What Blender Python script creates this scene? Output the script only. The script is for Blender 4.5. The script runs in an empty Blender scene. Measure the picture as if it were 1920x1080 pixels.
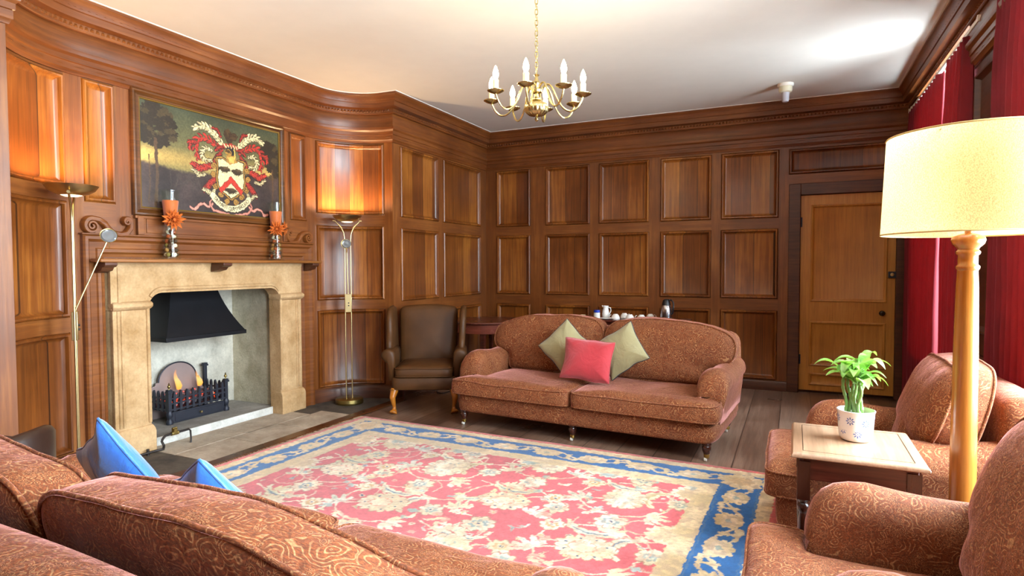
import bpy, bmesh, math, random
import numpy as np
from mathutils import Vector, Matrix, noise as mnoise
random.seed(7)
SC = bpy.context.scene
COL = SC.collection
R = math.radians
PI = math.pi

# ------------------------------------------------------------------ mesh helpers
class MB:
    """collects vertices and faces; build() links them as ONE mesh object"""
    def __init__(s):
        s.v = []; s.f = []; s.m = []; s.mi = 0
    def add(s, vs, fs):
        b = len(s.v)
        s.v += [tuple(v) for v in vs]
        s.f += [tuple(b + i for i in f) for f in fs]
        s.m += [s.mi] * len(fs)
        return s
    def box(s, x0, x1, y0, y1, z0, z1):
        return s.add([(x0,y0,z0),(x1,y0,z0),(x1,y1,z0),(x0,y1,z0),(x0,y0,z1),(x1,y0,z1),(x1,y1,z1),(x0,y1,z1)],
                     [(0,3,2,1),(4,5,6,7),(0,1,5,4),(1,2,6,5),(2,3,7,6),(3,0,4,7)])
    def loft(s, secs, cap=True, closed=True):
        n = len(secs[0]); vs = [p for q in secs for p in q]; fs = []
        for k in range(len(secs) - 1):
            for i in range(n if closed else n - 1):
                j = (i + 1) % n
                fs.append((k*n+i, k*n+j, (k+1)*n+j, (k+1)*n+i))
        if cap:
            fs.append(tuple(range(n))[::-1]); fs.append(tuple((len(secs)-1)*n + i for i in range(n)))
        return s.add(vs, fs)
    def lathe(s, prof, n=24, c=(0,0,0), gad=0, amp=0.0, frm=None):
        secs = []
        for r, z in prof:
            ring = []
            for i in range(n):
                a = 2*PI*i/n; rr = r*(1 + amp*math.cos(gad*a)) if gad else r
                p = Vector((rr*math.cos(a), rr*math.sin(a), z))
                if frm is not None: p = frm @ p
                ring.append((p.x+c[0], p.y+c[1], p.z+c[2]))
            secs.append(ring)
        return s.loft(secs, cap=True)
    def tube(s, pts, r, n=8, closed=False, cap=True):
        pts = [Vector(p) for p in pts]; m = len(pts)
        rs = r if isinstance(r, (list, tuple)) else [r]*m
        t0 = (pts[1]-pts[0]).normalized()
        up = Vector((0,0,1)) if abs(t0.z) < .9 else Vector((1,0,0))
        u = t0.cross(up).normalized(); secs = []
        for i in range(m):
            if closed: t = pts[(i+1) % m]-pts[i-1]
            elif i == 0: t = pts[1]-pts[0]
            elif i == m-1: t = pts[-1]-pts[-2]
            else: t = pts[i+1]-pts[i-1]
            t = t.normalized() if t.length > 1e-9 else t0
            u = (u - t*u.dot(t)); u = u.normalized() if u.length > 1e-6 else t.orthogonal().normalized()
            w = t.cross(u)
            secs.append([tuple(pts[i] + (u*math.cos(2*PI*k/n) + w*math.sin(2*PI*k/n))*rs[i]) for k in range(n)])
        if closed:
            secs.append(secs[0]); return s.loft(secs, cap=False)
        return s.loft(secs, cap=cap)
    def prism(s, poly, a, b, ax='z'):
        def P(u, v, w):
            return {'z': (u,v,w), 'y': (u,w,v), 'x': (w,u,v)}[ax]
        return s.loft([[P(u,v,a) for u,v in poly], [P(u,v,b) for u,v in poly]])
    def ico(s, c, r, sub=2, sc=(1,1,1), jit=0.0, seed=0):
        bm = bmesh.new(); bmesh.ops.create_icosphere(bm, subdivisions=sub, radius=1)
        vs = []
        for v in bm.verts:
            p = v.co.copy()
            if jit: p *= 1 + jit*mnoise.noise(p*1.7 + Vector((seed*3.1, seed*1.7, 0)))
            vs.append((c[0]+p.x*r*sc[0], c[1]+p.y*r*sc[1], c[2]+p.z*r*sc[2]))
        fs = [tuple(v.index for v in f.verts) for f in bm.faces]; bm.free()
        return s.add(vs, fs)
    def xf(s, M, start=0):
        s.v[start:] = [tuple(M @ Vector(v)) for v in s.v[start:]]; return s
    def fn(s, f, start=0):
        s.v[start:] = [tuple(f(*v)) for v in s.v[start:]]; return s
    def build(s, name, mats, parent=None, ang=40, bevel=0, seg=2, sub=0, weld=True, fixn=True):
        me = bpy.data.meshes.new(name)
        me.from_pydata(s.v, [], s.f)
        for m in (mats if isinstance(mats, (list, tuple)) else [mats]): me.materials.append(m)
        if any(s.m): me.polygons.foreach_set('material_index', s.m)
        bm = bmesh.new(); bm.from_mesh(me)
        if weld: bmesh.ops.remove_doubles(bm, verts=bm.verts, dist=1e-5)
        if fixn: bmesh.ops.recalc_face_normals(bm, faces=bm.faces)
        bm.to_mesh(me); bm.free()
        me.shade_smooth()
        if ang < 180: me.set_sharp_from_angle(angle=R(ang))
        o = bpy.data.objects.new(name, me); COL.objects.link(o)
        if parent is not None: o.parent = parent
        if bevel:
            b = o.modifiers.new('bevel', 'BEVEL'); b.width = bevel; b.segments = seg; b.limit_method = 'ANGLE'; b.angle_limit = R(40)
            b.harden_normals = False
        if sub:
            b = o.modifiers.new('sub', 'SUBSURF'); b.levels = sub; b.render_levels = sub
        return o

def tag(o, label=None, cat=None, group=None, kind=None):
    if label: o['label'] = label
    if cat: o['category'] = cat
    if group: o['group'] = group
    if kind: o['kind'] = kind
    return o
def thing(name, label, cat, loc=(0,0,0), rz=0, group=None):
    o = bpy.data.objects.new(name, None); COL.objects.link(o)
    o.empty_display_size = .1
    o.location = loc; o.rotation_euler = (0,0,rz)
    return tag(o, label, cat, group)
def struct(o): o['kind'] = 'structure'; return o
def copy_tree(o, parent=None):
    c = o.copy(); COL.objects.link(c); c.parent = parent
    for ch in [x for x in bpy.data.objects if x.parent is o]: copy_tree(ch, c)
    return c

def round_poly(pts, rad, n=6):
    """polygon with rounded corners; rad is one value or one per corner"""
    out = []; m = len(pts)
    for i in range(m):
        p = Vector(pts[i]); a = Vector(pts[i-1]); b = Vector(pts[(i+1) % m])
        r = rad[i] if isinstance(rad, (list, tuple)) else rad
        if r <= 1e-6: out.append(tuple(p)); continue
        d1 = (a-p); d2 = (b-p); l1, l2 = d1.length, d2.length; d1.normalize(); d2.normalize()
        r_ = min(r, l1*.49, l2*.49)
        q1 = p + d1*r_; q2 = p + d2*r_
        for k in range(n+1):
            t = k/n; out.append(tuple(q1*(1-t)**2 + p*2*t*(1-t) + q2*t*t))
    return out
def resample(pts, n, closed=True):
    P = [Vector(p) for p in pts]
    if closed: P.append(P[0])
    L = [0]
    for i in range(1, len(P)): L.append(L[-1] + (P[i]-P[i-1]).length)
    out = []; k = 0
    for i in range(n):
        t = L[-1]*i/(n if closed else n-1)
        while k < len(L)-2 and L[k+1] < t: k += 1
        d = L[k+1]-L[k]
        out.append(tuple(P[k].lerp(P[k+1], (t-L[k])/d if d else 0)))
    return out
def puff(mb, outline, prof, fmap, centre=None):
    """an upholstered body: rings of an outline (u,v), each scaled about the centre by s and set at thickness w"""
    n = len(outline)
    if centre is None:
        centre = (sum(p[0] for p in outline)/n, sum(p[1] for p in outline)/n)
    cu, cv = centre; vs = []; fs = []
    vs.append(fmap(cu, cv, prof[0][1]))
    for s_, w in prof[1:-1]:
        for u, v in outline: vs.append(fmap(cu+(u-cu)*s_, cv+(v-cv)*s_, w))
    vs.append(fmap(cu, cv, prof[-1][1])); m = len(prof)-2
    for i in range(n):
        j = (i+1) % n
        fs.append((0, 1+i, 1+j))
        for k in range(m-1): fs.append((1+k*n+i, 1+(k+1)*n+i, 1+(k+1)*n+j, 1+k*n+j))
        fs.append((len(vs)-1, 1+(m-1)*n+j, 1+(m-1)*n+i))
    return mb.add(vs, fs)
def sweep(mb, path, prof, closed=False, cap=True):
    """prof [(d,z)] carried along a plan path; d is measured to the right of travel, mitred at corners"""
    m = len(path); secs = []
    for i in range(m):
        p = Vector(path[i])
        def nrm(a, b):
            d = (Vector(b)-Vector(a)).normalized(); return Vector((d.y, -d.x))
        if i == 0 and not closed: nn = nrm(path[0], path[1]); k = 1
        elif i == m-1 and not closed: nn = nrm(path[-2], path[-1]); k = 1
        else:
            n1 = nrm(path[i-1], path[i]); n2 = nrm(path[i], path[(i+1) % m])
            nn = (n1+n2).normalized(); k = 1/max(.3, nn.dot(n1))
        secs.append([(p.x+nn.x*d*k, p.y+nn.y*d*k, z) for d, z in prof])
    return mb.loft(secs, cap=cap)

# ------------------------------------------------------------------ materials
def srgb(h):
    c = [int(h[i:i+2], 16)/255 for i in (0, 2, 4)]
    return tuple((x/12.92 if x <= .04045 else ((x+.055)/1.055)**2.4) for x in c) + (1,)
class Mat:
    def __init__(s, name):
        s.mat = bpy.data.materials.new(name); s.mat.use_nodes = True
        s.nt = s.mat.node_tree; s.nt.nodes.clear()
        s.out = s.nt.nodes.new('ShaderNodeOutputMaterial')
    def n(s, t, inp=None, **props):
        nd = s.nt.nodes.new('ShaderNode'+t)
        for k, v in props.items(): setattr(nd, k, v)
        for k, v in (inp or {}).items():
            if v is None: continue
            if isinstance(v, bpy.types.NodeSocket): s.nt.links.new(v, nd.inputs[k])
            else: nd.inputs[k].default_value = v
        return nd
    def coords(s, scale=(1,1,1), which='Object', loc=(0,0,0), rot=(0,0,0)):
        tc = s.n('TexCoord')
        return s.n('Mapping', {'Vector': tc.outputs[which], 'Scale': scale, 'Location': loc, 'Rotation': rot}).outputs[0]
    def noise(s, vec, scale=5, detail=4, rough=.55, dist=0.0, out='Fac'):
        return s.n('TexNoise', {'Vector': vec, 'Scale': scale, 'Detail': detail, 'Roughness': rough, 'Distortion': dist}).outputs[out]
    def vor(s, vec, scale=5, feature='F1', out='Distance', rnd=1.0):
        return s.n('TexVoronoi', {'Vector': vec, 'Scale': scale, 'Randomness': rnd}, feature=feature).outputs[out]
    def ramp(s, fac, stops, interp='LINEAR'):
        r = s.n('ValToRGB', {'Fac': fac}); e = r.color_ramp.elements; r.color_ramp.interpolation = interp
        while len(e) < len(stops): e.new(.5)
        for k, (p, c) in enumerate(stops):
            e[k].position = p; e[k].color = srgb(c) if isinstance(c, str) else (c if isinstance(c, tuple) else (c, c, c, 1))
        return r.outputs[0]
    def math(s, op, a, b=None, c=None):
        nd = s.n('Math', operation=op)
        for i, v in enumerate((a, b, c)):
            if v is None: continue
            if isinstance(v, bpy.types.NodeSocket): s.nt.links.new(v, nd.inputs[i])
            else: nd.inputs[i].default_value = v
        return nd.outputs[0]
    def mix(s, fac, a, b, blend='MIX'):
        nd = s.n('Mix', data_type='RGBA', blend_type=blend)
        for i, v in ((0, fac), (6, a), (7, b)):
            if isinstance(v, bpy.types.NodeSocket): s.nt.links.new(v, nd.inputs[i])
            else: nd.inputs[i].default_value = srgb(v) if isinstance(v, str) else v
        return nd.outputs[2]
    def bump(s, h, strength=.3, dist=.01, normal=None):
        return s.n('Bump', {'Height': h, 'Strength': strength, 'Distance': dist, 'Normal': normal}).outputs[0]
    def bsdf(s, color, rough=.5, metal=0.0, normal=None, **kw):
        inp = {'Base Color': srgb(color) if isinstance(color, str) else color, 'Roughness': rough, 'Metallic': metal, 'Normal': normal}
        inp.update({k.replace('_', ' '): v for k, v in kw.items()})
        b = s.n('BsdfPrincipled', inp)
        s.nt.links.new(b.outputs[0], s.out.inputs[0]); s.b = b
        return s.mat

def wood(name, dark, mid, light, axis='z', rough=.36, planks=0, grain=1.0, coat=.06, bump=.25, rand=.0):
    m = Mat(name)
    st = {'z': (26, 26, 1.1), 'x': (1.1, 26, 26), 'y': (26, 1.1, 26), 'h': (1.6, 1.6, 30)}[axis]
    st = tuple(v*grain for v in st)
    base = m.coords()
    oi = m.n('ObjectInfo').outputs['Random']
    shift = m.n('VectorMath', {0: base}, operation='ADD')
    cmb = m.n('CombineXYZ', {0: m.math('MULTIPLY', oi, 7.3), 1: m.math('MULTIPLY', oi, 3.1), 2: m.math('MULTIPLY', oi, 11.7)}).outputs[0]
    m.nt.links.new(cmb, shift.inputs[1]); vec = shift.outputs[0]
    gv = m.n('Mapping', {'Vector': vec, 'Scale': st}).outputs[0]
    g1 = m.noise(gv, 1.6, 6, .62, .12)
    g2 = m.noise(vec, 2.3, 3, .5, .1)
    fac = m.math('ADD', m.math('MULTIPLY', g1, .56), m.math('MULTIPLY', g2, .48))
    if planks:
        sp = m.n('SeparateXYZ', {0: base})
        s_ = m.math('ADD', sp.outputs[0], sp.outputs[1]) if axis == 'z' else sp.outputs[{'y': 0, 'x': 1}[axis]]
        sc = m.math('ADD', m.math('MULTIPLY', s_, planks), m.math('MULTIPLY', oi, 17))
        wn = m.n('TexWhiteNoise', {'W': m.math('FLOOR', sc)}, noise_dimensions='1D').outputs[0]
        fac = m.math('ADD', fac, m.math('MULTIPLY', m.math('SUBTRACT', wn, .5), .26))
        fr = m.math('FRACT', sc)
        seam = m.math('LESS_THAN', m.math('MINIMUM', fr, m.math('SUBTRACT', 1.0, fr)), .014)
    if rand: fac = m.math('ADD', fac, m.math('MULTIPLY', m.math('SUBTRACT', oi, .5), rand))
    col = m.ramp(fac, [(.24, dark), (.52, mid), (.82, light)])
    pores = m.ramp(m.noise(gv, 5, 3, .6), [(.30, 0.5), (.5, 1.0)])
    col = m.mix(.35, col, pores, 'MULTIPLY')
    if planks: col = m.mix(m.math('MULTIPLY', seam, .75), col, '1a0e08')
    rr = m.ramp(g2, [(.3, rough-.05), (.75, rough+.10)])
    nb = m.bump(g1, bump, .003)
    return m.bsdf(col, rr, 0, nb, Coat_Weight=coat, Coat_Roughness=.22)

def paisley(name, dark, mid, light, pink=None, scale=1.0, sheen=.35):
    m = Mat(name); v = m.coords((scale,)*3)
    ns = m.n('TexNoise', {'Vector': v, 'Scale': 5.5, 'Detail': 2.0}).outputs['Color']
    off = m.n('VectorMath', {0: ns, 1: (.5, .5, .5)}, operation='SUBTRACT').outputs[0]
    off = m.n('VectorMath', {0: off, 'Scale': .16}, operation='SCALE').outputs[0]
    w = m.n('VectorMath', {0: v, 1: off}, operation='ADD').outputs[0]
    d1 = m.vor(w, 7.5); d2 = m.vor(w, 34)
    rings = m.math('SINE', m.math('MULTIPLY', d1, 34))
    small = m.math('SINE', m.math('MULTIPLY', d2, 21))
    mk = m.ramp(m.noise(w, 6, 2), [(.44, 0.0), (.54, 1.0)])
    lines = m.math('MAXIMUM', m.math('MULTIPLY', rings, mk), m.math('MULTIPLY', small, m.math('SUBTRACT', 1.0, mk)))
    lf = m.ramp(lines, [(.40, 0.0), (.95, .44)])
    col = m.mix(lf, m.mix(m.noise(v, 3, 2), dark, mid), light)
    if pink: col = m.mix(m.ramp(m.vor(w, 11, out='Color'), [(.45, 0.0), (.6, .5)]), col, pink)
    weave = m.noise(m.coords((100, 240, 240)), 1, 3, .65)
    col = m.mix(.62, col, m.ramp(weave, [(.34, .30), (.5, .9), (.64, 1.8)]), 'MULTIPLY')
    nb = m.bump(m.math('ADD', weave, m.math('MULTIPLY', lf, .5)), .5, .0016)
    fold = m.bump(m.noise(v, 9, 3, .5, .8), .35, .012, nb)
    return m.bsdf(col, .85, 0, fold, Sheen_Weight=sheen, Sheen_Roughness=.22, Sheen_Tint=srgb('ffb0a8'))

def plain(name, color, rough=.5, metal=0.0, var=.12, bump=.0, bscale=40, **kw):
    m = Mat(name); v = m.coords()
    n = m.noise(v, 6, 4)
    c = m.mix(var, srgb(color) if isinstance(color, str) else color, m.ramp(n, [(.3, .45), (.7, 1.3)]), 'MULTIPLY')
    nb = m.bump(m.noise(v, bscale, 3), bump, .004) if bump else None
    return m.bsdf(c, rough, metal, nb, **kw)

def emit(name, color, strength):
    m = Mat(name); e = m.n('Emission', {'Color': srgb(color), 'Strength': strength})
    m.nt.links.new(e.outputs[0], m.out.inputs[0]); return m.mat

def glass(name, tint='ffffff', refl=.12, rough=.02):
    m = Mat(name)
    lw = m.n('LayerWeight', {'Blend': .25}).outputs['Facing']
    f = m.math('ADD', m.math('MULTIPLY', m.math('POWER', lw, 4.0), .45), refl*.4)
    t = m.n('BsdfTransparent', {'Color': srgb(tint)}); g = m.n('BsdfGlossy', {'Color': srgb(tint), 'Roughness': rough})
    x = m.n('MixShader', {0: f}); m.nt.links.new(t.outputs[0], x.inputs[1]); m.nt.links.new(g.outputs[0], x.inputs[2])
    m.nt.links.new(x.outputs[0], m.out.inputs[0]); return m.mat

def vcol(name, rough=.9, fuzz=.0, sheen=.0, spec=.3, bump=.4):
    """a surface whose woven or painted pattern is stored in the mesh's colour attribute"""
    m = Mat(name); c = m.n('VertexColor', layer_name='pattern').outputs[0]
    v = m.coords()
    if fuzz: c = m.mix(fuzz, c, m.ramp(m.noise(v, 260, 3), [(.3, .5), (.7, 1.35)]), 'MULTIPLY')
    nb = m.bump(m.noise(v, 300, 2), bump, .003)
    return m.bsdf(c, rough, 0, nb, Sheen_Weight=sheen, **{'Specular IOR Level': spec})

OAK_V = wood('oak_upright', '4c260d', '743f17', 'a0642a', 'z', rough=.40)
OAK_H = wood('oak_rail', '4c260d', '743f17', '9c6028', 'h', rough=.40)
OAK_P = wood('oak_panel', '48220a', '784014', 'b06e2a', 'z', planks=5.2, rand=.10, rough=.34)
OAK_C = wood('oak_cornice', '46220c', '6d3914', '965824', 'h', rough=.40)
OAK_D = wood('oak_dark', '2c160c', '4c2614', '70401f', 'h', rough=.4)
PINE = wood('door_pine', '8a5420', 'b87a30', 'd09644', 'z', rough=.42, coat=.05)
BOARD = wood('floor_boards', '4a3428', '735646', 'a08370', 'y', rough=.32, planks=3.85, coat=.25)
KERB = wood('kerb_oak', '2a140a', '50290f', '76451f', 'y', rough=.3)
MAHOG = wood('mahogany', '2a0f0a', '55241a', '7e4030', 'h', rough=.26, coat=.4)
TABLEW = wood('table_walnut', '8a6248', 'b08a6c', 'd0b094', 'y', rough=.34, coat=.6)
TURNED = wood('turned_mahogany', '1d0a06', '3a170c', '5a2a16', 'z', rough=.25, coat=.4)
POLEW = wood('lamp_pole_wood', '8c5220', 'aa6a28', 'c08640', 'z', rough=.22, coat=.5)
CABW = wood('cabriole_beech', '7a4310', 'b0691c', 'cf8a30', 'z', rough=.28, coat=.4)
PAIS = paisley('paisley_chenille', '642d12', '82441c', 'c89664', None, 2.3, .85)
PAISF = PAIS
PIPING = plain('piping_cord', '6a3214', .85)
LEATHER = plain('brown_leather', '4e2f14', .5, var=.35, bump=.12, bscale=160, **{'Specular IOR Level': .3})
BRASS = plain('brass', 'cbb582', .3, 1.0, var=.12)
BRASSD = plain('antique_brass', 'a8945a', .34, 1.0, var=.25)
IRON = plain('black_iron', '2c2e38', .5, .3, var=.25, bump=.15)
HOODM = plain('hood_steel', '202024', .38, .5, var=.3, bump=.08, bscale=12)
STONE = None
def stone(name, a, b, bump=.5, sc=1.0):
    m = Mat(name); v = m.coords((sc,)*3)
    n = m.noise(v, 5, 8, .65); n2 = m.noise(v, 60, 3)
    c = m.mix(m.ramp(n, [(.32, 0.0), (.7, 1.0)]), a, b)
    c = m.mix(.3, c, m.ramp(n2, [(.3, .6), (.7, 1.2)]), 'MULTIPLY')
    return m.bsdf(c, .85, 0, m.bump(m.math('ADD', n2, m.math('MULTIPLY', n, 3.0)), bump, .006))
STONE = stone('honey_stone', 'a07a4c', 'cba87c')
STONEP = stone('plaster_render', 'a8a294', 'd9d3c4', .35)
STONER = stone('rough_render', 'aca083', 'dcd2b8', .9)
SLABM = stone('hearth_slab', '7c756e', 'a8a29a', .2)
WHITEP = stone('white_riser', 'b8b6ae', 'e8e6e0', .3)
TILE = stone('hearth_tile', '94826e', 'c0b09c', .12, .8)
TILED = stone('dark_slate', '2c2622', '5f5346', .15, .9)
CEILM = plain('ceiling_plaster', 'e0dad0', .9, var=.04)
WHITE = plain('white_plastic', 'efece2', .4, var=.03)
CHINA = plain('white_china', 'f2efe8', .15, var=.02, Coat_Weight=.4)
UPL, SKY, DAY, EXPO = 32, 4.0, (600, 800, 560), 0.36
# ------------------------------------------------------------------ camera
CZ = 1.33
yaw, pitch, roll, FPX = R(25.19), R(2.07), R(-.16), 1125.26
cy_, sy_, cp_, sp_ = math.cos(yaw), math.sin(yaw), math.cos(pitch), math.sin(pitch)
fw = Vector((-sy_*cp_, cy_*cp_, -sp_)); rt = Vector((cy_, sy_, 0)); up = rt.cross(fw)
r2 = rt*math.cos(roll) + up*math.sin(roll); u2 = -rt*math.sin(roll) + up*math.cos(roll)
cam = bpy.data.objects.new('camera', bpy.data.cameras.new('camera')); COL.objects.link(cam)
M = Matrix((r2, u2, -fw)).transposed().to_4x4(); M.translation = Vector((0, 0, CZ)); cam.matrix_world = M
cam.data.sensor_width = 36; cam.data.sensor_fit = 'HORIZONTAL'; cam.data.lens = 36*FPX/1920; cam.data.clip_start = .05
SC.camera = cam

# ------------------------------------------------------------------ room shell
XL, XS, XR, YB, YF, ZC = -4.2, -3.63, 1.02, 6.93, -1.3, 3.02
def arcR(t): a = PI - t*PI/2; return (XS + .57*math.cos(a), 4.36 + .57*math.sin(a))
def arcL(t): a = 1.5*PI - t*PI/2; return (XS + .57*math.cos(a), 2.36 + .66*math.sin(a))
NA = 16
ARC_R = [arcR(i/NA) for i in range(NA+1)]
ARC_L = [arcL(i/NA) for i in range(NA+1)]

def smap_poly(pts):
    P = [Vector(p) for p in pts]; L = [0]
    for i in range(1, len(P)): L.append(L[-1]+(P[i]-P[i-1]).length)
    def f(s):
        k = 0
        while k < len(L)-2 and L[k+1] < s - 1e-9: k += 1
        t = (s-L[k])/(L[k+1]-L[k]); p = P[k].lerp(P[k+1], t); d = (P[k+1]-P[k]).normalized()
        return p.x, p.y, d.y, -d.x
    return f, L
PROF = [(0, 0), (.001, -.006), (.005, -.004), (.007, .012), (.014, .020), (.024, .018), (.030, .006), (.034, -.003), (.044, -.012), (.056, -.017)]
def panel_wall(name, pts, z0, z1, panels, holes=(), mats=(OAK_V, OAK_H), pmat=OAK_P, prof=PROF, parent=None):
    """a run of panelling: stiles and rails in one sheet, every sunk panel with its moulding a part of its own"""
    f, L = smap_poly(pts); S = L[-1]
    def W(s, z, d): x, y, nx, ny = f(min(max(s, 0), S)); return (x+nx*d, y+ny*d, z)
    curved = len(pts) > 2
    ss = sorted({0, S} | {p[0] for p in panels} | {p[1] for p in panels} | {h[0] for h in holes} | {h[1] for h in holes} | (set(L) if curved else set()))
    zz = sorted({z0, z1} | {p[2] for p in panels} | {p[3] for p in panels} | {h[2] for h in holes} | {h[3] for h in holes})
    mb = MB()
    for i in range(len(ss)-1):
        if ss[i+1]-ss[i] < 1e-6: continue
        sm = (ss[i]+ss[i+1])/2
        inrow = any(p[0] < sm < p[1] for p in panels)
        for j in range(len(zz)-1):
            zm = (zz[j]+zz[j+1])/2
            if any(p[0] < sm < p[1] and p[2] < zm < p[3] for p in list(panels)+list(holes)): continue
            mb.mi = 1 if inrow else 0
            mb.add([W(ss[i],zz[j],0), W(ss[i+1],zz[j],0), W(ss[i+1],zz[j+1],0), W(ss[i],zz[j+1],0)], [(0,1,2,3)])
    o = struct(mb.build(name, list(mats), parent, fixn=False))
    for a, b, c, d in panels:
        pb = MB(); secs = []
        for ins, dd in prof:
            us = [a+ins] + [s for s in ss if a+.06 < s < b-.06 and curved] + [b-ins]
            ring = [(u, c+ins) for u in us] + [(u, d-ins) for u in us[::-1]]
            secs.append([W(u, z, dd) for u, z in ring])
        pb.loft(secs, cap=False); n = len(secs[0])//2
        last = secs[-1]
        for k in range(n-1):
            pb.add([last[k], last[k+1], last[2*n-2-k], last[2*n-1-k]], [(0,1,2,3)])
        pb.build('wall_panel', pmat, o, fixn=False, ang=25)
    return o
ROWS = [(.11, .855), (.975, 1.722), (1.832, 2.545)]
# floor and ceiling
struct(MB().box(-5.0, 1.5, -1.5, 7.2, -.06, 0).build('floor', BOARD))
struct(MB().box(-5.0, 1.5, -1.5, 7.2, ZC, ZC+.1).build('ceiling', CEILM))
# fireplace wall
panel_wall('wall_left', [(XL, 2.36), (XL, 4.36)], 0, ZC, [(.01, .215, 1.76, 2.56), (1.775, 1.985, 1.76, 2.56)], holes=[(.126, 1.885, 0, 1.375)])
struct(MB().box(-4.98, -4.94, 2.38, 4.4, 0, ZC).box(-4.98, -4.24, 2.40, 2.43, 0, ZC).box(-4.98, -4.24, 4.33, 4.36, 0, ZC).build('wall_leak_shell', HOODM))  # unseen shell added behind the recess to keep sky light from leaking in
# concave corners
panel_wall('wall_left_corner', ARC_R, 0, ZC, [(.10, .80, .14, .905), (.10, .80, 1.0, 1.735), (.10, .80, 1.85, 2.55)])
panel_wall('wall_left_corner', ARC_L, 0, ZC, [(.10, .87, .14, .915), (.10, .87, 1.01, 1.755), (.10, .87, 1.845, 2.55)])
# returns at both ends
short = [(.12, .845, a, b) for a, b in ROWS] + [(.94, 1.845, a, b) for a, b in ROWS]
panel_wall('wall_left_return', [(XS, 4.93), (XS, YB)], 0, ZC, short)
panel_wall('wall_left_return', [(XS, YF), (XS, 1.70)], 0, ZC, [(a, a+.8, z0, z1) for a in (.15, 1.05, 1.95) for z0, z1 in ROWS])
# back wall
cols = [(-3.475, -3.0), (-2.80, -2.225), (-2.115, -1.515), (-1.39, -.832), (-.735, -.155)]
bp = [(a-XS, b-XS, z0, z1) for a, b in cols for z0, z1 in ROWS] + [(-.065-XS, .925-XS, 2.275, 2.54)]
panel_wall('wall_back', [(XS, YB), (XR, YB)], 0, ZC, bp, holes=[(-.06-XS, .97-XS, 0, 2.175)])
panel_wall('wall_front', [(XR, YF), (XS, YF)], 0, ZC, [(a, a+.8, z0, z1) for a in (.2, 1.15, 2.1, 3.05) for z0, z1 in ROWS])
# right wall with three window openings
WIN = [(4.72, 6.45), (2.0, 3.82), (.10, 1.25)]
SILL, HEAD = .55, 2.83
mb = MB(); ys = [YF] + [v for w in WIN[::-1] for v in w] + [YB+.3]
for k in range(0, len(ys), 2): mb.box(XR, 1.42, ys[k], ys[k+1], 0, ZC)
for a, b in WIN:
    mb.box(XR, 1.42, a, b, 0, SILL); mb.box(XR, 1.42, a, b, HEAD, ZC)
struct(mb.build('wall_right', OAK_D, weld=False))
def pier_panels(y0, y1):
    prs = []
    for z0, z1 in ((.12, .80), (.92, 2.50)): prs.append((.1, y1-y0-.1, z0, z1))
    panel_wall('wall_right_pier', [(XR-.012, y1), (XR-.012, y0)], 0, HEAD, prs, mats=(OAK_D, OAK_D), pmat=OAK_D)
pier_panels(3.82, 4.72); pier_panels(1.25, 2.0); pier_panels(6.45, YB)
PANE = glass('window_glass', 'f4fbff', .1)
for k, (a, b) in enumerate(WIN):
    fr = MB()
    for z in (SILL+.03, 1.3, 2.05, HEAD-.05): fr.box(1.31, 1.36, a, b, z-.03, z+.03)
    for t in (0, .25, .5, .75, 1):
        y = a+.03+(b-a-.06)*t; w = .035 if t in (0, .5, 1) else .016
        fr.box(1.31, 1.36, y-w, y+w, SILL, HEAD)
    w = struct(fr.build('window_%d' % (k+1), wood('window_oak', '5c3a1c', '96683a', 'bd9560', 'z'), bevel=.004))
    pa = MB().box(1.333, 1.337, a, b, SILL, HEAD).build('window_pane', PANE, w); pa['label'] = 'clear glass'
    sill = MB().box(XR-.05, 1.32, a-.05, b+.05, SILL-.04, SILL+.006).build('window_sill', OAK_H, w, bevel=.006)
# cornice and architrave
RUN = [(XS, YF), (XS, 1.70)] + ARC_L[1:] + ARC_R + [(XS, YB), (XR, YB), (XR, YF)]
UP = [(-.02, 2.835), (.045, 2.838), (.05, 2.846), (.05, 2.882), (.072, 2.888), (.10, 2.892), (.104, 2.936), (.112, 2.94), (.116, 2.952), (.122, 2.972), (.138, 2.994), (.144, 3.0), (.144, ZC), (-.02, ZC)]
LOW = [(-.02, 2.562), (.012, 2.564), (.02, 2.585), (.026, 2.59), (.026, 2.632), (.034, 2.636), (.034, 2.668), (.05, 2.684), (.054, 2.70), (.054, 2.71), (.024, 2.715), (.028, 2.74), (.036, 2.775), (.028, 2.815), (.022, 2.84), (-.02, 2.84)]
def carve(mb, path, d, z, step, w, h, t):
    """small repeated carved leaves along a moulding"""
    f, L = smap_poly(path); k = step/2
    while k < L[-1]:
        x, y, nx, ny = f(k); st = len(mb.v)
        mb.add([(x+nx*d+ny*w, y+ny*d-nx*w, z-h*.4), (x+nx*d-ny*w, y+ny*d+nx*w, z-h*.4), (x+nx*d-ny*w*.5, y+ny*d+nx*w*.5, z+h), (x+nx*d+ny*w*.5, y+ny*d-nx*w*.5, z+h), (x+nx*(d+t), y+ny*(d+t), z+h*.1)],
               [(0,1,4), (1,2,4), (2,3,4), (3,0,4)])
        k += step
mb = sweep(MB(), RUN, UP)
carve(mb, RUN, .05, 2.862, .034, .014, .016, .012); carve(mb, RUN, .116, 2.956, .05, .018, .005, .004)
struct(mb.build('trim_1', OAK_C, ang=30))
mb = MB()
runs = [RUN[:-2] + [(XR, YB), (XR, 6.45)], [(XR-.012, 4.72), (XR-.012, 3.82)], [(XR-.012, 2.0), (XR-.012, 1.25)], [(XR-.012, .10), (XR-.012, YF)]]
for r_ in runs:
    sweep(mb, r_, LOW); carve(mb, r_, .042, 2.685, .03, .012, .009, .008); carve(mb, r_, .026, 2.61, .13, .045, .008, .003)
struct(mb.build('trim_2', OAK_C, ang=30))
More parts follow.
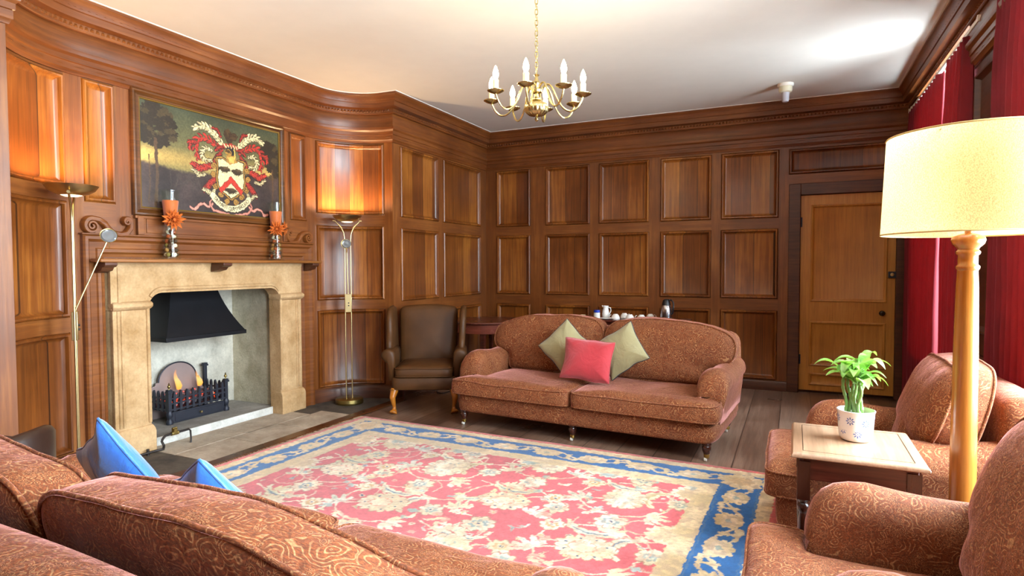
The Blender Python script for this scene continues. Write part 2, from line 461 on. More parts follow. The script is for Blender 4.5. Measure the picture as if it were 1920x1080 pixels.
# small plaster line where cornice meets ceiling
struct(sweep(MB(), RUN, [(.10, ZC-.004), (.156, ZC-.004), (.156, ZC+.01), (.10, ZC+.01)]).build('trim_3', plain('white_edge', 'f4f1ea', .8)))
# skirtings
BASE = [(-.01, 0), (.016, 0), (.016, .085), (.010, .10), (0, .105), (-.01, .105)]
struct(sweep(MB(), [(XS, 4.93), (XS, YB), (-.06, YB)], BASE).build('baseboard_back', OAK_D))
struct(sweep(MB(), ARC_R, [(-.01, 0), (.018, 0), (.018, .10), (.008, .13), (0, .135), (-.01, .135)]).build('baseboard_left', OAK_D))
struct(sweep(MB(), ARC_L, [(-.01, 0), (.018, 0), (.018, .10), (.008, .13), (0, .135), (-.01, .135)]).build('baseboard_left', OAK_D))

# ------------------------------------------------------------------ door in the back wall
mb = MB()
mb.box(-.06, .052, YB-.012, YB+.09, 0, 2.175); mb.box(.905, .975, YB-.012, YB+.09, 0, 2.175); mb.box(.052, .905, YB-.012, YB+.09, 2.06, 2.175)
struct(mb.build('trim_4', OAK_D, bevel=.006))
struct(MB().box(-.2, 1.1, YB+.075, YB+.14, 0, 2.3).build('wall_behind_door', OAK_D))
DP = [(.150, .835, .955, 1.955), (.145, .83, .285, .755), (.145, .83, .085, .215)]
mb = MB(); xs = [.055, .15, .832, .902]; yd = YB+.028
d_ = panel_wall('door_1', [(.055, yd), (.902, yd)], .03, 2.055, [(a-.055, b-.055, c, d) for a, b, c, d in DP], mats=(PINE, PINE), pmat=PINE,
                prof=[(0, 0), (.004, .008), (.012, .012), (.022, .008), (.03, -.004), (.04, -.008)])
for ch in [c for c in bpy.data.objects if c.parent is d_]: ch.name = 'door_panel'
kb = MB().lathe([(0, 0), (.02, 0), (.02, .006), (.009, .012), (.009, .03), (.024, .038), (.028, .05), (.02, .062), (0, .066)], 20)
kb.xf(Matrix.Translation((.79, yd, .855)) @ Matrix.Rotation(R(90), 4, 'X'))
k_ = kb.build('door_knob', plain('dark_knob', '1c1009', .25), d_); k_['label'] = 'round dark knob'
lk = MB().box(.84, .965, yd-.022, yd, 1.205, 1.268).build('rim_lock', IRON, d_, bevel=.004); lk['label'] = 'black iron rim lock'
q = MB().lathe([(0, 0), (.018, 0), (.016, .01), (0, .012)], 16).xf(Matrix.Translation((.872, yd-.022, 1.238)) @ Matrix.Rotation(R(90), 4, 'X')).build('lock_barrel', BRASS, lk)
for z in (1.78, .35):
    MB().box(.044, .07, yd-.008, yd+.002, z-.05, z+.05).tube([(.054, yd-.008, z-.05), (.054, yd-.008, z+.05)], .007).build('door_hinge', IRON, d_)

# ------------------------------------------------------------------ hearth floor
mb = MB(); G = .004
tiles = [(-4.26, -3.95, 2.78, 3.40), (-3.95, -3.585, 2.78, 3.24), (-4.26, -3.93, 3.40, 4.08), (-3.95, -3.585, 3.24, 3.70), (-3.93, -3.585, 3.70, 4.22)]
for a, b, c, d in tiles: mb.box(a+G, b-G, c+G, d-G, 0, .006)
o = struct(mb.build('floor_hearth_tiles', TILE, bevel=.002))
mb = MB()
mb.prism([(-4.19, 2.2), (-3.585, 2.2), (-3.585, 2.775), (-4.19, 2.775)], 0, .005)
mb.prism([(-4.19, 4.085), (-3.93, 4.085), (-3.93, 4.225), (-3.585, 4.225), (-3.585, 4.86)] + [(x+.02, y-.03) for x, y in ARC_R[::-1] if x < -3.62][:-1], 0, .005)
struct(mb.build('floor_slate', TILED, bevel=.002))
struct(MB().box(-3.58, -3.485, 1.9, 4.93, 0, .012).build('trim_5', KERB, bevel=.004))
# ------------------------------------------------------------------ fireplace
SF = thing('stone_fireplace', 'honey coloured carved stone fireplace surround under the oak mantel shelf', 'fireplace', (-4.2, 3.37, 0))
def L0(mb): return mb.xf(Matrix.Translation((4.2, -3.37, 0)))
FX = -4.168
def moulded(mb, pts, r):      # a roll moulding following points in the y,z plane at the front
    mb.tube([(FX+.002, y, z) for y, z in pts], r, 8)
arch = [(2.77, 1.04), (2.77, 1.075)] + [(2.77+.10*(1-math.cos(a)), 1.05+.095*math.sin(a)) for a in [R(12*k) for k in range(2, 8)]] + [(2.87, 1.145), (3.88, 1.145)]
arch += [(3.97-.10*(1-math.cos(a)), 1.05+.095*math.sin(a)) for a in [R(12*k) for k in range(7, 1, -1)]] + [(3.97, 1.075), (3.97, 1.04)]
poly = [(2.505, 1.04)] + arch + [(4.235, 1.04), (4.235, 1.362), (2.505, 1.362)]
mb = MB().prism(poly, -4.30, FX, 'x'); moulded(mb, [(y + (.028 if y < 3 else -.028 if y > 3.8 else 0)*0, z+.03) for y, z in arch[2:-2]], .014)
mb.box(-4.30, FX+.012, 2.51, 4.23, 1.335, 1.362)
mb.tube([(FX, 2.56, 1.06), (FX, 2.56, 1.33)], .012); 
L0(mb).build('lintel', STONE, SF, bevel=.006)
for y0, y1, sgn in ((2.515, 2.77, 1), (3.97, 4.23, -1)):
    mb = MB().box(-4.30, FX, y0, y1, .19, 1.04)
    for k in (.035, .06): 
        yy = y0+k if sgn > 0 else y1-k
        mb.tube([(FX, yy, .22), (FX, yy, 1.03)], .011)
    yi = y1-.012 if sgn > 0 else y0+.012
    mb.tube([(FX, yi, .22), (FX, yi, 1.04)], .014)
    pl = L0(mb).build('pilaster', STONE, SF, bevel=.008)
    secs = []
    for d, z in ((.0, 1.03), (.018, 1.042), (.03, 1.055), (.03, 1.075), (.018, 1.088), (0, 1.092)):
        secs.append([(-4.29, y0-d*.4, z), (FX+d, y0-d*.4, z), (FX+d, y1+d*.4, z), (-4.29, y1+d*.4, z)])
    L0(MB().loft(secs)).build('capital', STONE, pl, bevel=.004)
    secs = []
    for d, z in ((.03, 0), (.03, .16), (.022, .185), (.006, .205)):
        secs.append([(-4.29, y0-d*.3, z), (FX+d, y0-d*.3, z), (FX+d, y1+d*.5, z), (-4.29, y1+d*.5, z)])
    L0(MB().loft(secs)).build('plinth', STONE, pl, bevel=.006)
# recess
mb = MB(); x0, y0, y1 = -4.86, 2.70, 4.045
mb.add([(x0, y0, 0), (x0, y1, 0), (x0, y1, 1.9), (x0, y0, 1.9)], [(0,1,2,3)]); L0(mb).build('recess_back', STONEP, SF)
for ya, yb in ((y1, 4.02), (y0, 2.72)):
    mb = MB(); N = 14
    vs = [(x0+(-4.25-x0)*i/N, ya+(yb-ya)*i/N + .008*mnoise.noise((i*.8, j*.7, ya)), 1.9*j/N) for j in range(N+1) for i in range(N+1)]
    mb.add(vs, [(j*(N+1)+i, j*(N+1)+i+1, (j+1)*(N+1)+i+1, (j+1)*(N+1)+i) for j in range(N) for i in range(N)])
    L0(mb).build('recess_side', STONER, SF, ang=180)
L0(MB().box(x0, -4.22, y0, y1, 1.9, 1.93)).build('recess_throat', HOODM, SF)
sl = L0(MB().box(x0, -4.27, 2.72, 4.02, 0, .062)).build('hearth_slab', SLABM, SF, bevel=.004)
L0(MB().box(-4.272, -4.262, 2.775, 4.0, 0.001, .066)).build('hearth_riser', WHITEP, sl)
# hood
HB = thing('fireplace_hood', 'black steel canopy hood over the fire basket', 'hood', (-4.84, 3.43, .75))
mb = MB(); secs = []
for t in [k/12 for k in range(13)]:
    z = .775 + t*.70; e = (1-t)**2.2
    xf_ = -4.60 + .18*e; ya = 3.25 - .18*e; yb = 3.61 + .20*e
    secs.append([(-4.855, ya, z), (xf_, ya, z), (xf_, yb, z), (-4.855, yb, z)])
mb.loft(secs, cap=False).xf(Matrix.Translation((4.84, -3.43, -.75))).build('hood_body', HOODM, HB)
MB().box(-4.855, -4.412, 3.062, 3.818, .742, .776).xf(Matrix.Translation((4.84, -3.43, -.75))).build('hood_rim', HOODM, HB, bevel=.003)
# fire basket
FB = thing('fire_basket', 'black cast iron fire basket holding coals on the hearth slab', 'fire basket', (-4.66, 3.425, .0645))
bx0, bx1, by0, by1 = -.14, .125, -.265, .265
for (x, y, h, fin) in ((bx1, by0, .275, 1), (bx1, by1, .275, 1), (bx0, by0, .37, 0), (bx0, by1, .40, 0)):
    p = MB().box(x-.014, x+.014, y-.014, y+.014, .03, h)
    p.lathe([(0, 0), (.026, 0), (.028, .02), (.014, .045), (.022, .06), (.026, .085), (.014, .11)], 14, (x, y, 0)).box(x-.022, x+.022, y-.022, y+.022, h-.022, h-.006).box(x-.018, x+.018, y-.018, y+.018, h-.006, h+.006)
    po = p.build('corner_post', IRON, FB, bevel=.002)
    if fin:
        f_ = MB().lathe([(0, h), (.006, h+.004), (.005, h+.016), (.013, h+.026), (.013, h+.034), (.005, h+.044), (.007, h+.05), (0, h+.064)], 14, (x, y, 0)).build('finial', BRASSD, po); f_['label'] = 'small brass ball finial'
def grate(p0, p1, n, zb=.10, zt=.235):
    mb = MB(); d = Vector(p1)-Vector(p0); u = d.normalized(); nn = Vector((u.y, -u.x))*.006
    for z in (.115, .165, .205):
        a, b = Vector(p0), Vector(p1); mb.add([(q.x+s*nn.x, q.y+s*nn.y, z+h) for q in (a, b) for s in (-1, 1) for h in (-.006, .006)], [(0,1,3,2), (4,6,7,5), (0,4,5,1), (2,3,7,6), (0,2,6,4), (1,5,7,3)])
    for k in range(n):
        c = Vector(p0) + d*((k+.5)/n); w = .011
        pl_ = [(-w, zb), (w, zb), (w, zt), (w*.6, zt+.016), (0, zt+.028), (-w*.6, zt+.016), (-w, zt)]
        mb.loft([[(c.x+u.x*a+nn.x*s, c.y+u.y*a+nn.y*s, z) for a, z in pl_] for s in (-1.3, 1.3)])
    return mb
grate((bx1+.004, by0+.012), (bx1+.004, by1-.012), 9).build('front_grate', IRON, FB)
grate((bx0, by0), (bx1, by0), 5).build('side_grate', IRON, FB); grate((bx0, by1), (bx1, by1), 5).build('side_grate', IRON, FB)
dr = MB().box(bx1-.02, bx1+.004, by0+.02, by1-.02, .002, .092).box(bx1, bx1+.009, by0+.045, by1-.045, .015, .08).build('ash_drawer', IRON, FB, bevel=.003)
kn = MB().lathe([(0, 0), (.005, 0), (.005, .012), (.011, .02), (.008, .03), (0, .033)], 14).xf(Matrix.Translation((bx1+.009, 0, .05)) @ Matrix.Rotation(R(90), 4, 'Y')).build('drawer_knob', BRASS, dr); kn['label'] = 'brass knob'
fb = [(-.235, .0), (.235, .0), (.235, .27), (.20, .275), (.195, .30), (.175, .30)] + [(.175*math.cos(R(a)), .30+.15*math.sin(R(a))) for a in range(10, 180, 10)] + [(-.175, .30), (-.195, .30), (-.20, .275), (-.235, .27)]
bk = MB().prism(fb, bx0-.012, bx0+.004, 'x').build('fireback', plain('fireback_iron', '9a8682', .5, .3), FB, bevel=.003)
MB().tube([(bx0+.006, y, z) for y, z in fb[3:-3]], .006).build('fireback_rim', IRON, bk)
MB().box(bx0, bx1-.02, by0+.015, by1-.015, .10, .11).build('grate_floor', IRON, FB)
COALM = Mat('coal'); v = COALM.coords(); nn_ = COALM.ramp(COALM.noise(v, 22, 3), [(.55, 0.0), (.66, 1.0)])
COALM.bsdf(COALM.mix(.6, srgb('2a2220'), COALM.ramp(COALM.noise(v, 40), [(.3, '3a3034'), (.7, 'b0a4aa')])), .9, 0, None, Emission_Color=srgb('ff4a12'), Emission_Strength=COALM.math('MULTIPLY', nn_, 1.4))
rr = random.Random(4); first = None; cmesh = []
for k in range(4): 
    cmesh.append(MB().ico((0,0,0), .03, 2, (1.1, .9, .8), .5, k))
placed = []
for layer, zc, nx, ny in ((0, .214, 3, 7), (1, .260, 2, 6)):
    for i in range(nx):
        for j in range(ny):
            x = -4.66 + (-.085 + .17*i/(nx-1)) * (1 if layer == 0 else .7) ; y = 3.425 + (-.2 + .4*j/(ny-1))*(1 if layer == 0 else .8)
            mbk = MB(); mbk.v = list(cmesh[rr.randrange(4)].v); mbk.f = list(cmesh[0].f); mbk.m = [0]*len(mbk.f)
            mbk.xf(Matrix.Translation((x, y, zc)) @ Matrix.Rotation(rr.random()*6, 4, (rr.random(), rr.random(), .5)) @ Matrix.Scale(.93, 4))
            tag(mbk.build('coal', COALM.mat, None, ang=25), 'lump of glowing coal heaped in the black fire basket', 'coal', 'coals in the fire basket')
FL = Mat('flame'); g = FL.n('TexCoord').outputs['Generated']; zz_ = FL.n('SeparateXYZ', {0: g}).outputs[2]
e_ = FL.n('Emission', {'Color': FL.ramp(zz_, [(0, 'ff9a30'), (.5, 'ffc870'), (1, 'ff8a28')]), 'Strength': 1.4}); t_ = FL.n('BsdfTransparent')
fx = FL.n('MixShader', {0: FL.math('MULTIPLY', FL.math('SUBTRACT', 1.0, zz_), FL.math('SUBTRACT', 1.0, FL.n('LayerWeight', {'Blend': .5}).outputs['Facing']))})
FL.nt.links.new(t_.outputs[0], fx.inputs[1]); FL.nt.links.new(e_.outputs[0], fx.inputs[2]); FL.nt.links.new(fx.outputs[0], FL.out.inputs[0])
for x, y, h, lab in ((-4.73, 3.37, .19, 'tall orange flame rising against the middle of the fireback'), (-4.72, 3.56, .15, 'shorter orange flame at the fireback end nearest the hood edge')):
    prof = [(.0, 0), (.02, .01), (.028, .04), (.026, .08), (.018, .12), (.011, .16), (.006, .19), (0, .21)]
    mb = MB().lathe([(r, z*h/.21) for r, z in prof], 12)
    mb.fn(lambda a, b, c: (a*.7+.012*math.sin(c*26), b+.014*math.sin(c*30+1), c)).xf(Matrix.Translation((x, y, .285)))
    tag(mb.build('flame', FL.mat), lab, 'flame')
# gas pipe by the left pilaster
PIPEM = plain('pipe_iron', '3a3432', .45, .7)
gp = thing('gas_pipe', 'thin iron gas pipe with tap beside the left foot of the fireplace', 'pipe', (-4.1, 2.72, .006))
pts = [(.0, -.28, .02), (.01, .02, .02), (.02, .07, .02), (.0, .09, .035), (-.02, .085, .07), (-.02, .11, .10), (-.02, .16, .102), (-.02, .30, .104)]
MB().tube([tuple(p) for p in resample([Vector(q) for q in pts], 40, False)], .009, 8).build('pipe_run', PIPEM, gp)
MB().tube([(-.02, .30, .104), (-.02, .315, .09), (-.015, .315, .03), (-.012, .31, .0)], .0065, 8).build('drop_pipe', PIPEM, gp)
MB().tube([(-.02, .16, .102), (-.02, .215, .102)], .015, 8).box(-.035, -.005, .175, .20, .10, .135).tube([(-.02, .17, .14), (-.02, .205, .14)], .007).build('tap', BRASSD, gp)
for y in (-.2, -.03): MB().tube([(.0, y, .0), (.0, y, .045)], .010, 8).build('pipe_clip', PIPEM, gp)
# mantel shelf and brackets
MS = thing('mantel_shelf', 'long thin oak mantel shelf above the stone fireplace', 'shelf', (-4.2, 3.37, 1.363))
MB().box(.047, .165, -1.0, 1.0, .0, .024).build('shelf_board', wood('mantel_oak', '57300f', '8a5424', 'a8713a', 'y', rough=.35), MS, bevel=.007)
for y in (-.93, -.06, .93):
    pl_ = [(0, 0), (.14, 0), (.14, -.02), (.115, -.032), (.10, -.03), (.075, -.055), (.035, -.062), (0, -.07)]
    if abs(y) > .5: MB().loft([[(a*.8+.046, y-.04, b) for a, b in pl_], [(a*.8+.046, y+.04, b) for a, b in pl_]]).build('bracket', OAK_D, MS, bevel=.003)
    else: MB().loft([[(a+.048, y-.04, b) for a, b in pl_], [(a+.048, y+.04, b) for a, b in pl_]]).build('bracket', OAK_D, MS, bevel=.003)
# overmantel frame and scrolls
OF = thing('overmantel_frame', 'carved dark oak frame with scrolls around the stone fireplace', 'woodwork', (-4.2, 3.37, 0))
pr_ = [(-.0, -.01), (0, .030), (.010, .042), (.028, .042), (.045, .020), (.085, .016), (.092, .026), (.112, .026), (.125, .010), (.145, .004), (.145, -.01)]
def frame3(mb, y0, y1, zt, prof, z0=0):
    secs = []
    for (y, z, sy, sz) in ((y0, z0, 1, 0), (y0, zt, 1, -1), (y1, zt, -1, -1), (y1, z0, -1, 0)):
        secs.append([(d, y+sy*i, z+sz*i) for i, d in prof])
    return mb.loft(secs)
frame3(MB(), -1.03, 1.02, 1.545, pr_).build('frame_moulding', OAK_H, OF, ang=30)
MB().box(0, .02, -.66, .70, 1.55, 1.695).box(.02, .028, -.60, .64, 1.575, 1.675).box(0, .03, -.68, .72, 1.675, 1.695).box(0, .045, -1.04, 1.03, 1.545, 1.556).box(.02, .034, -.665, -.62, 1.56, 1.69).box(.02, .034, .66, .705, 1.56, 1.69).build('frieze_board', OAK_H, OF, bevel=.003)
def spiral(c, r0, r1, a0, turns, n): return [(c[0]+(r0+(r1-r0)*k/n)*math.cos(a0+2*PI*turns*k/n), c[1]+(r0+(r1-r0)*k/n)*math.sin(a0+2*PI*turns*k/n)) for k in range(n+1)]
cpts = spiral((290, -255), 8, 92, R(90), -2.0, 44) + [(380, -175), (450, -215), (500, -285), (560, -330), (650, -345), (735, -325), (785, -260), (792, -190)] + spiral((738, -180), 52, 8, R(0), 1.6, 30)
def scroll(flip):
    P = []
    for a, b in cpts:
        y = (a-178)/1944*1.0; z = 1.553 + (345+b)/1822
        P.append((.022, (-1.03 + y) if not flip else (1.02 - y), z))
    mb = MB(); P = [Vector(p) for p in P]; secs = []; n = len(P)
    for i in range(n):
        t = (P[min(i+1, n-1)]-P[max(i-1, 0)]).normalized(); w = Vector((0, -t.z, t.y)); k = .009 + .010*math.sin(PI*min(1, max(0, (i-30)/(n-50)))) 
        secs.append([tuple(P[i]+w*a*k+Vector((b, 0, 0))) for a, b in ((-1, -.022), (-1, .012), (-.55, .022), (.55, .022), (1, .012), (1, -.022))])
    return mb.loft(secs)
for fl in (0, 1): scroll(fl).build('scroll', OAK_H, OF, ang=50)

# ------------------------------------------------------------------ vases
GL = glass('vase_glass', 'fafdfb', .05)
ORANGE = Mat('orange_organza'); ORANGE.bsdf('cf6a2a', .7, 0, None, Sheen_Weight=.5, Alpha=.72)
PETAL = plain('petal_orange', 'd2702a', .7, var=.5); PODS = [plain('pod_'+n, c, .7, var=.5) for n, c in (('tan', 'a5763a'), ('cream', 'ded2b2'), ('olive', '7d6a2c'), ('rust', 'a04a1c'), ('brown', '4a2f1a'))]
def vase(x, y, lab, side, flowers, seed):
    t = thing('glass_vase', lab, 'vase', (x, y, 1.387), 0, None)
    out = [(0, 0), (.060, 0), (.062, .006), (.058, .05), (.048, .14), (.041, .22), (.040, .27), (.045, .34), (.054, .43), (.0625, .50)]
    inn = [(.0598, .50), (.0515, .43), (.042, .34), (.037, .27), (.038, .22), (.045, .14), (.054, .05), (.055, .014), (0, .014)]
    MB().lathe(out + inn, 32).build('glass_body', GL, t, ang=60)
    MB().lathe([(.041, .25), (.0425, .30), (.047, .36), (.0535, .42), (.0515, .425), (.045, .36), (.040, .30), (.039, .25)], 32).build('organza_band', ORANGE.mat, t, ang=60)
    for dx, dy, dz, rr_ in flowers:
        mb = MB(); r2_ = random.Random(seed)
        for ring, npt, ln, el in ((0, 12, 1.0, 8), (1, 11, .85, 32), (2, 8, .62, 58)):
            for k in range(npt):
                a = 2*PI*(k+.5*ring)/npt + r2_.uniform(-.12, .12); l = rr_*ln*r2_.uniform(.85, 1.1); w = l*.17; st = len(mb.v)
                mb.add([(0, -w*.3, 0), (l*.55, -w, .006), (l, 0, -.004), (l*.55, w, .006), (0, w*.3, 0), (l*.55, 0, -.007)], [(0,1,5), (1,2,5), (2,3,5), (3,4,5), (4,0,5)])
                mb.xf(Matrix.Rotation(a, 4, 'Z') @ Matrix.Rotation(-R(el), 4, 'Y'), st)
        mb.ico((0, 0, .008), rr_*.16, 1)
        dirv = Vector((dx, dy, 0)).normalized(); q = Vector((0, 0, 1)).rotation_difference(dirv)
        mb.xf(Matrix.Translation((dx, dy, dz)) @ q.to_matrix().to_4x4())
        f_ = mb.build('silk_flower', PETAL, t, ang=20); f_['label'] = 'orange silk flower tied at the waist'
    MB().tube([(.0, .0, .26)] + [(.043*math.cos(R(a)), .043*math.sin(R(a)), .265) for a in (300, 0, 20)] + [(.09, .05, .275)], .003, 6).build('flower_stem', plain('stem_brown', '3a2a18', .7), t)
    r2_ = random.Random(seed); k = 0
    for layer in range(6):
        zl = .034 + layer*.033; z = 1.387 + zl; rp = .0165 - .0006*layer; Rr = (.0555 - .095*zl) - rp - .002; npod = 5 if layer < 3 else 4
        for j in range(npod):
            a = 2*PI*j/npod + layer*.8
            o = MB().ico((0, 0, 0), rp, 2, (1, .9, .95), .35, seed+k).xf(Matrix.Translation((x+Rr*math.cos(a), y+Rr*math.sin(a), z))).build('dried_pod', PODS[r2_.randrange(5)], None)
            tag(o, 'dried pod or shell in the lower part of the ' + side, 'potpourri', 'dried pods in the ' + side); k += 1
vase(-4.092, 2.895, 'flared glass vase with one orange flower, standing below the left half of the painting', 'glass vase with one flower', [(.050, -.012, .285, .082)], 3)
vase(-4.092, 3.87, 'flared glass vase with two orange flowers, near the right end of the mantel shelf', 'glass vase with two flowers', [(.048, -.035, .27, .075), (.035, .055, .278, .066)], 11)

# ------------------------------------------------------------------ brass uplighter lamps
BULB = emit('warm_bulb', 'ffcf90', 60); FROST = Mat('frosted_lens'); FROST.bsdf('fff2d8', .4, 0, None, Emission_Color=srgb('ffdca0'), Emission_Strength=3.0)
LENS = plain('clear_lens', '8d9092', .12, .5, var=.7)
def uplighter(loc, rz, lab, head, facing):
    t = thing('floor_lamp', lab, 'lamp', loc, rz)
    MB().lathe([(0, 0), (.128, 0), (.132, .006), (.132, .012), (.125, .014), (.132, .016), (.130, .046), (.122, .052), (0, .054)], 48).build('lamp_base', BRASSD, t)
    for s in (-1, 1):
        pts = [(s*.028, 0, .05), (s*.028, 0, 1.0), (s*.027, 0, 1.50), (s*.028, 0, 1.60), (s*.036, 0, 1.655), (s*.058, 0, 1.70), (s*.09, 0, 1.735), (s*.118, 0, 1.765)]
        po = MB().tube(resample(pts, 60, False), .0065, 10).build('pole', BRASS, t)
        MB().tube([(s*.108, 0, 1.765), (s*.135, 0, 1.765)], .009, 10).build('pivot_knob', BRASS, po)
    bx = MB().box(-.031, .031, -.016, .016, .885, 1.06).build('switch_box', BRASS, t, bevel=.003)
    for z in (.95, .975): MB().lathe([(0, 0), (.007, 0), (.006, .008), (0, .009)], 12).xf(Matrix.Translation((.004, -.016, z)) @ Matrix.Rotation(R(90), 4, 'X')).build('dimmer_button', plain('button_black', '181410', .4), bx)
    bw = MB().lathe([(.055, 1.757), (.085, 1.765), (.118, 1.785), (.139, 1.815), (.136, 1.816), (.115, 1.789), (.083, 1.770), (.055, 1.762)], 48).build('uplight_bowl', BRASS, t, ang=60)
    gl = MB().lathe([(0, 1.748), (.035, 1.75), (.0575, 1.758), (.055, 1.763), (0, 1.763)], 32).build('bowl_glass', FROST.mat, t); gl['label'] = 'glowing frosted glass underside'
    bb = MB().tube([(-.035, 0, 1.785), (.035, 0, 1.785)], .007, 10).build('bulb', BULB, t)
    # reading arm
    h = Vector(head); d = Vector(facing).normalized(); q = Vector((0, 0, 1)).rotation_difference(d).to_matrix().to_4x4()
    a0 = Vector((0, 0, 1.06)); arm = MB().tube([tuple(a0), tuple(h - d*.03)], .005, 8).build('reading_arm', BRASS, t)
    rh = MB().lathe([(0, -.035), (.012, -.034), (.02, -.022), (.045, -.004), (.047, .002), (.043, .0)], 28).xf(Matrix.Translation(h) @ q).build('reading_head', BRASSD, t)
    MB().lathe([(0, .004), (.012, .006), (.024, .002), (.035, .006), (.043, .0), (.04, -.004), (0, -.004)], 28).xf(Matrix.Translation(h) @ q).build('reading_lens', LENS, rh)
    MB().tube([tuple(h+Vector((0, 0, -.03))), tuple(h + d*.05 + Vector((.01, .0, -.09)))], .003, 6).build('aiming_rod', BRASS, rh)
    li = bpy.data.lights.new('uplighter_glow', 'SPOT'); li.energy = UPL; li.color = (1, .66, .34); li.shadow_soft_size = .03; li.spot_size = R(168); li.spot_blend = .4
    lo = bpy.data.objects.new('uplighter_glow', li); COL.objects.link(lo); lo.parent = t; lo.location = (0, 0, 1.815); lo.rotation_euler = (PI, 0, 0)
    return t

uplighter((-3.90, 4.57, .006), R(40), 'slim brass uplighter floor lamp standing right of the fireplace', (-.012, -.03, 1.545), (-.05, -1, .12))
ca, sa = math.cos(R(-145)), math.sin(R(-145)); wx, wy = .10, .15
uplighter((-3.93, 2.15, .006), R(145), 'slim brass uplighter floor lamp standing left of the fireplace', (wx*ca-wy*sa, wx*sa+wy*ca, 1.52), Matrix.Rotation(R(-145), 3, 'Z') @ Vector((.8, -.45, .35)))

# ------------------------------------------------------------------ chandelier
CH = thing('chandelier', 'eight-armed brass chandelier with lit candle bulbs hanging from the ceiling by a chain', 'chandelier', (-1.41, 3.35, 2.2))
CHB = plain('pale_brass', 'c9b880', .25, 1.0, var=.2); SLEEVE = Mat('candle_sleeve'); SLEEVE.bsdf('efe0b0', .5, 0, None, Emission_Color=srgb('ffe6a8'), Emission_Strength=.35)
CBULB = emit('candle_bulb', 'ffe2ae', 110)
col = [(0, -.005), (.008, 0), (.012, .012), (.006, .022), (.014, .03), (.02, .033)]
MB().lathe(col, 20).build('finial', CHB, CH)
MB().lathe([(.012, .028), (.045, .034), (.066, .052), (.072, .075), (.064, .098), (.040, .112), (.018, .118)], 96, gad=16, amp=.035).build('gadrooned_ball', CHB, CH, ang=180)
MB().lathe([(.018, .115), (.03, .122), (.03, .13), (.014, .14), (.012, .16), (.034, .168), (.036, .18), (.012, .19), (.01, .215), (.02, .23), (.012, .245), (.008, .262), (.018, .272), (.004, .28), (0, .282)], 24).build('stem', CHB, CH)
c0 = Vector((0, 0)); vr = Vector((.92, .388)); vn = Vector((.388, -.92))
apath = [(.022, .175), (.045, .215), (.075, .222), (.10, .19), (.125, .12), (.16, .06), (.205, .035), (.248, .058), (.273, .10), (.28, .125)]
for k in range(8):
    th = R(12+45*k); d = vr*math.cos(th) + vn*math.sin(th)
    P = resample([(r*d.x, r*d.y, z) for r, z in resample(apath, 12, False)], 40, False)
    # smooth the arm with a quick relaxation
    V = [Vector(p) for p in P]
    for _ in range(6): V = [V[0]] + [(V[i-1]+V[i]*2+V[i+1])/4 for i in range(1, len(V)-1)] + [V[-1]]
    ar = MB().tube(V, .0055, 8).build('arm', CHB, CH)
    cx, cy = d.x*.28, d.y*.28
    MB().lathe([(0, .120), (.012, .122), (.03, .128), (.048, .138), (.049, .141), (.03, .133), (.012, .130), (0, .130)], 28, (cx, cy, 0)).build('drip_pan', CHB, ar)
    MB().lathe([(.0165, .131), (.0165, .19), (.018, .196), (.0145, .202), (0, .203)], 16, (cx, cy, 0)).build('candle_sleeve', SLEEVE.mat, ar)
    MB().lathe([(0, .200), (.009, .203), (.016, .222), (.017, .237), (.012, .258), (.005, .275), (0, .284)], 16, (cx, cy, 0)).build('candle_bulb', CBULB, ar)
mb = MB(); z = .285; k = 0
while z < .80:
    ring = [(.009*math.cos(a), .019*math.sin(a)) for a in [2*PI*i/14 for i in range(14)]]
    if k % 2: mb.tube([(a, 0, z+.017+b) for a, b in ring], .0028, 6, closed=True)
    else: mb.tube([(0, a, z+.017+b) for a, b in ring], .0028, 6, closed=True)
    z += .031; k += 1
mb.build('chain', CHB, CH)
MB().lathe([(0, .785), (.02, .79), (.05, .805), (.055, .82), (0, .82)], 24).build('ceiling_rose', CHB, CH)
# ceiling detector
DT = thing('ceiling_detector', 'white ceiling smoke detector with hanging indicator near the back wall', 'smoke detector', (-.096, 6.2, ZC))
MB().lathe([(0, 0), (.07, 0), (.07, -.018), (.062, -.028), (0, -.028)], 32).build('base_plate', WHITE, DT)
MB().lathe([(0, -.028), (.058, -.028), (.06, -.055), (.056, -.075), (.045, -.082), (0, -.082)], 32).build('detector_body', plain('cream_plastic', 'e3dcc0', .4), DT)
MB().lathe([(.036, -.082), (.034, -.10), (.03, -.16), (.026, -.165), (0, -.165)], 12).build('sensor_cage', plain('grey_plastic', 'b9b9c2', .3), DT)
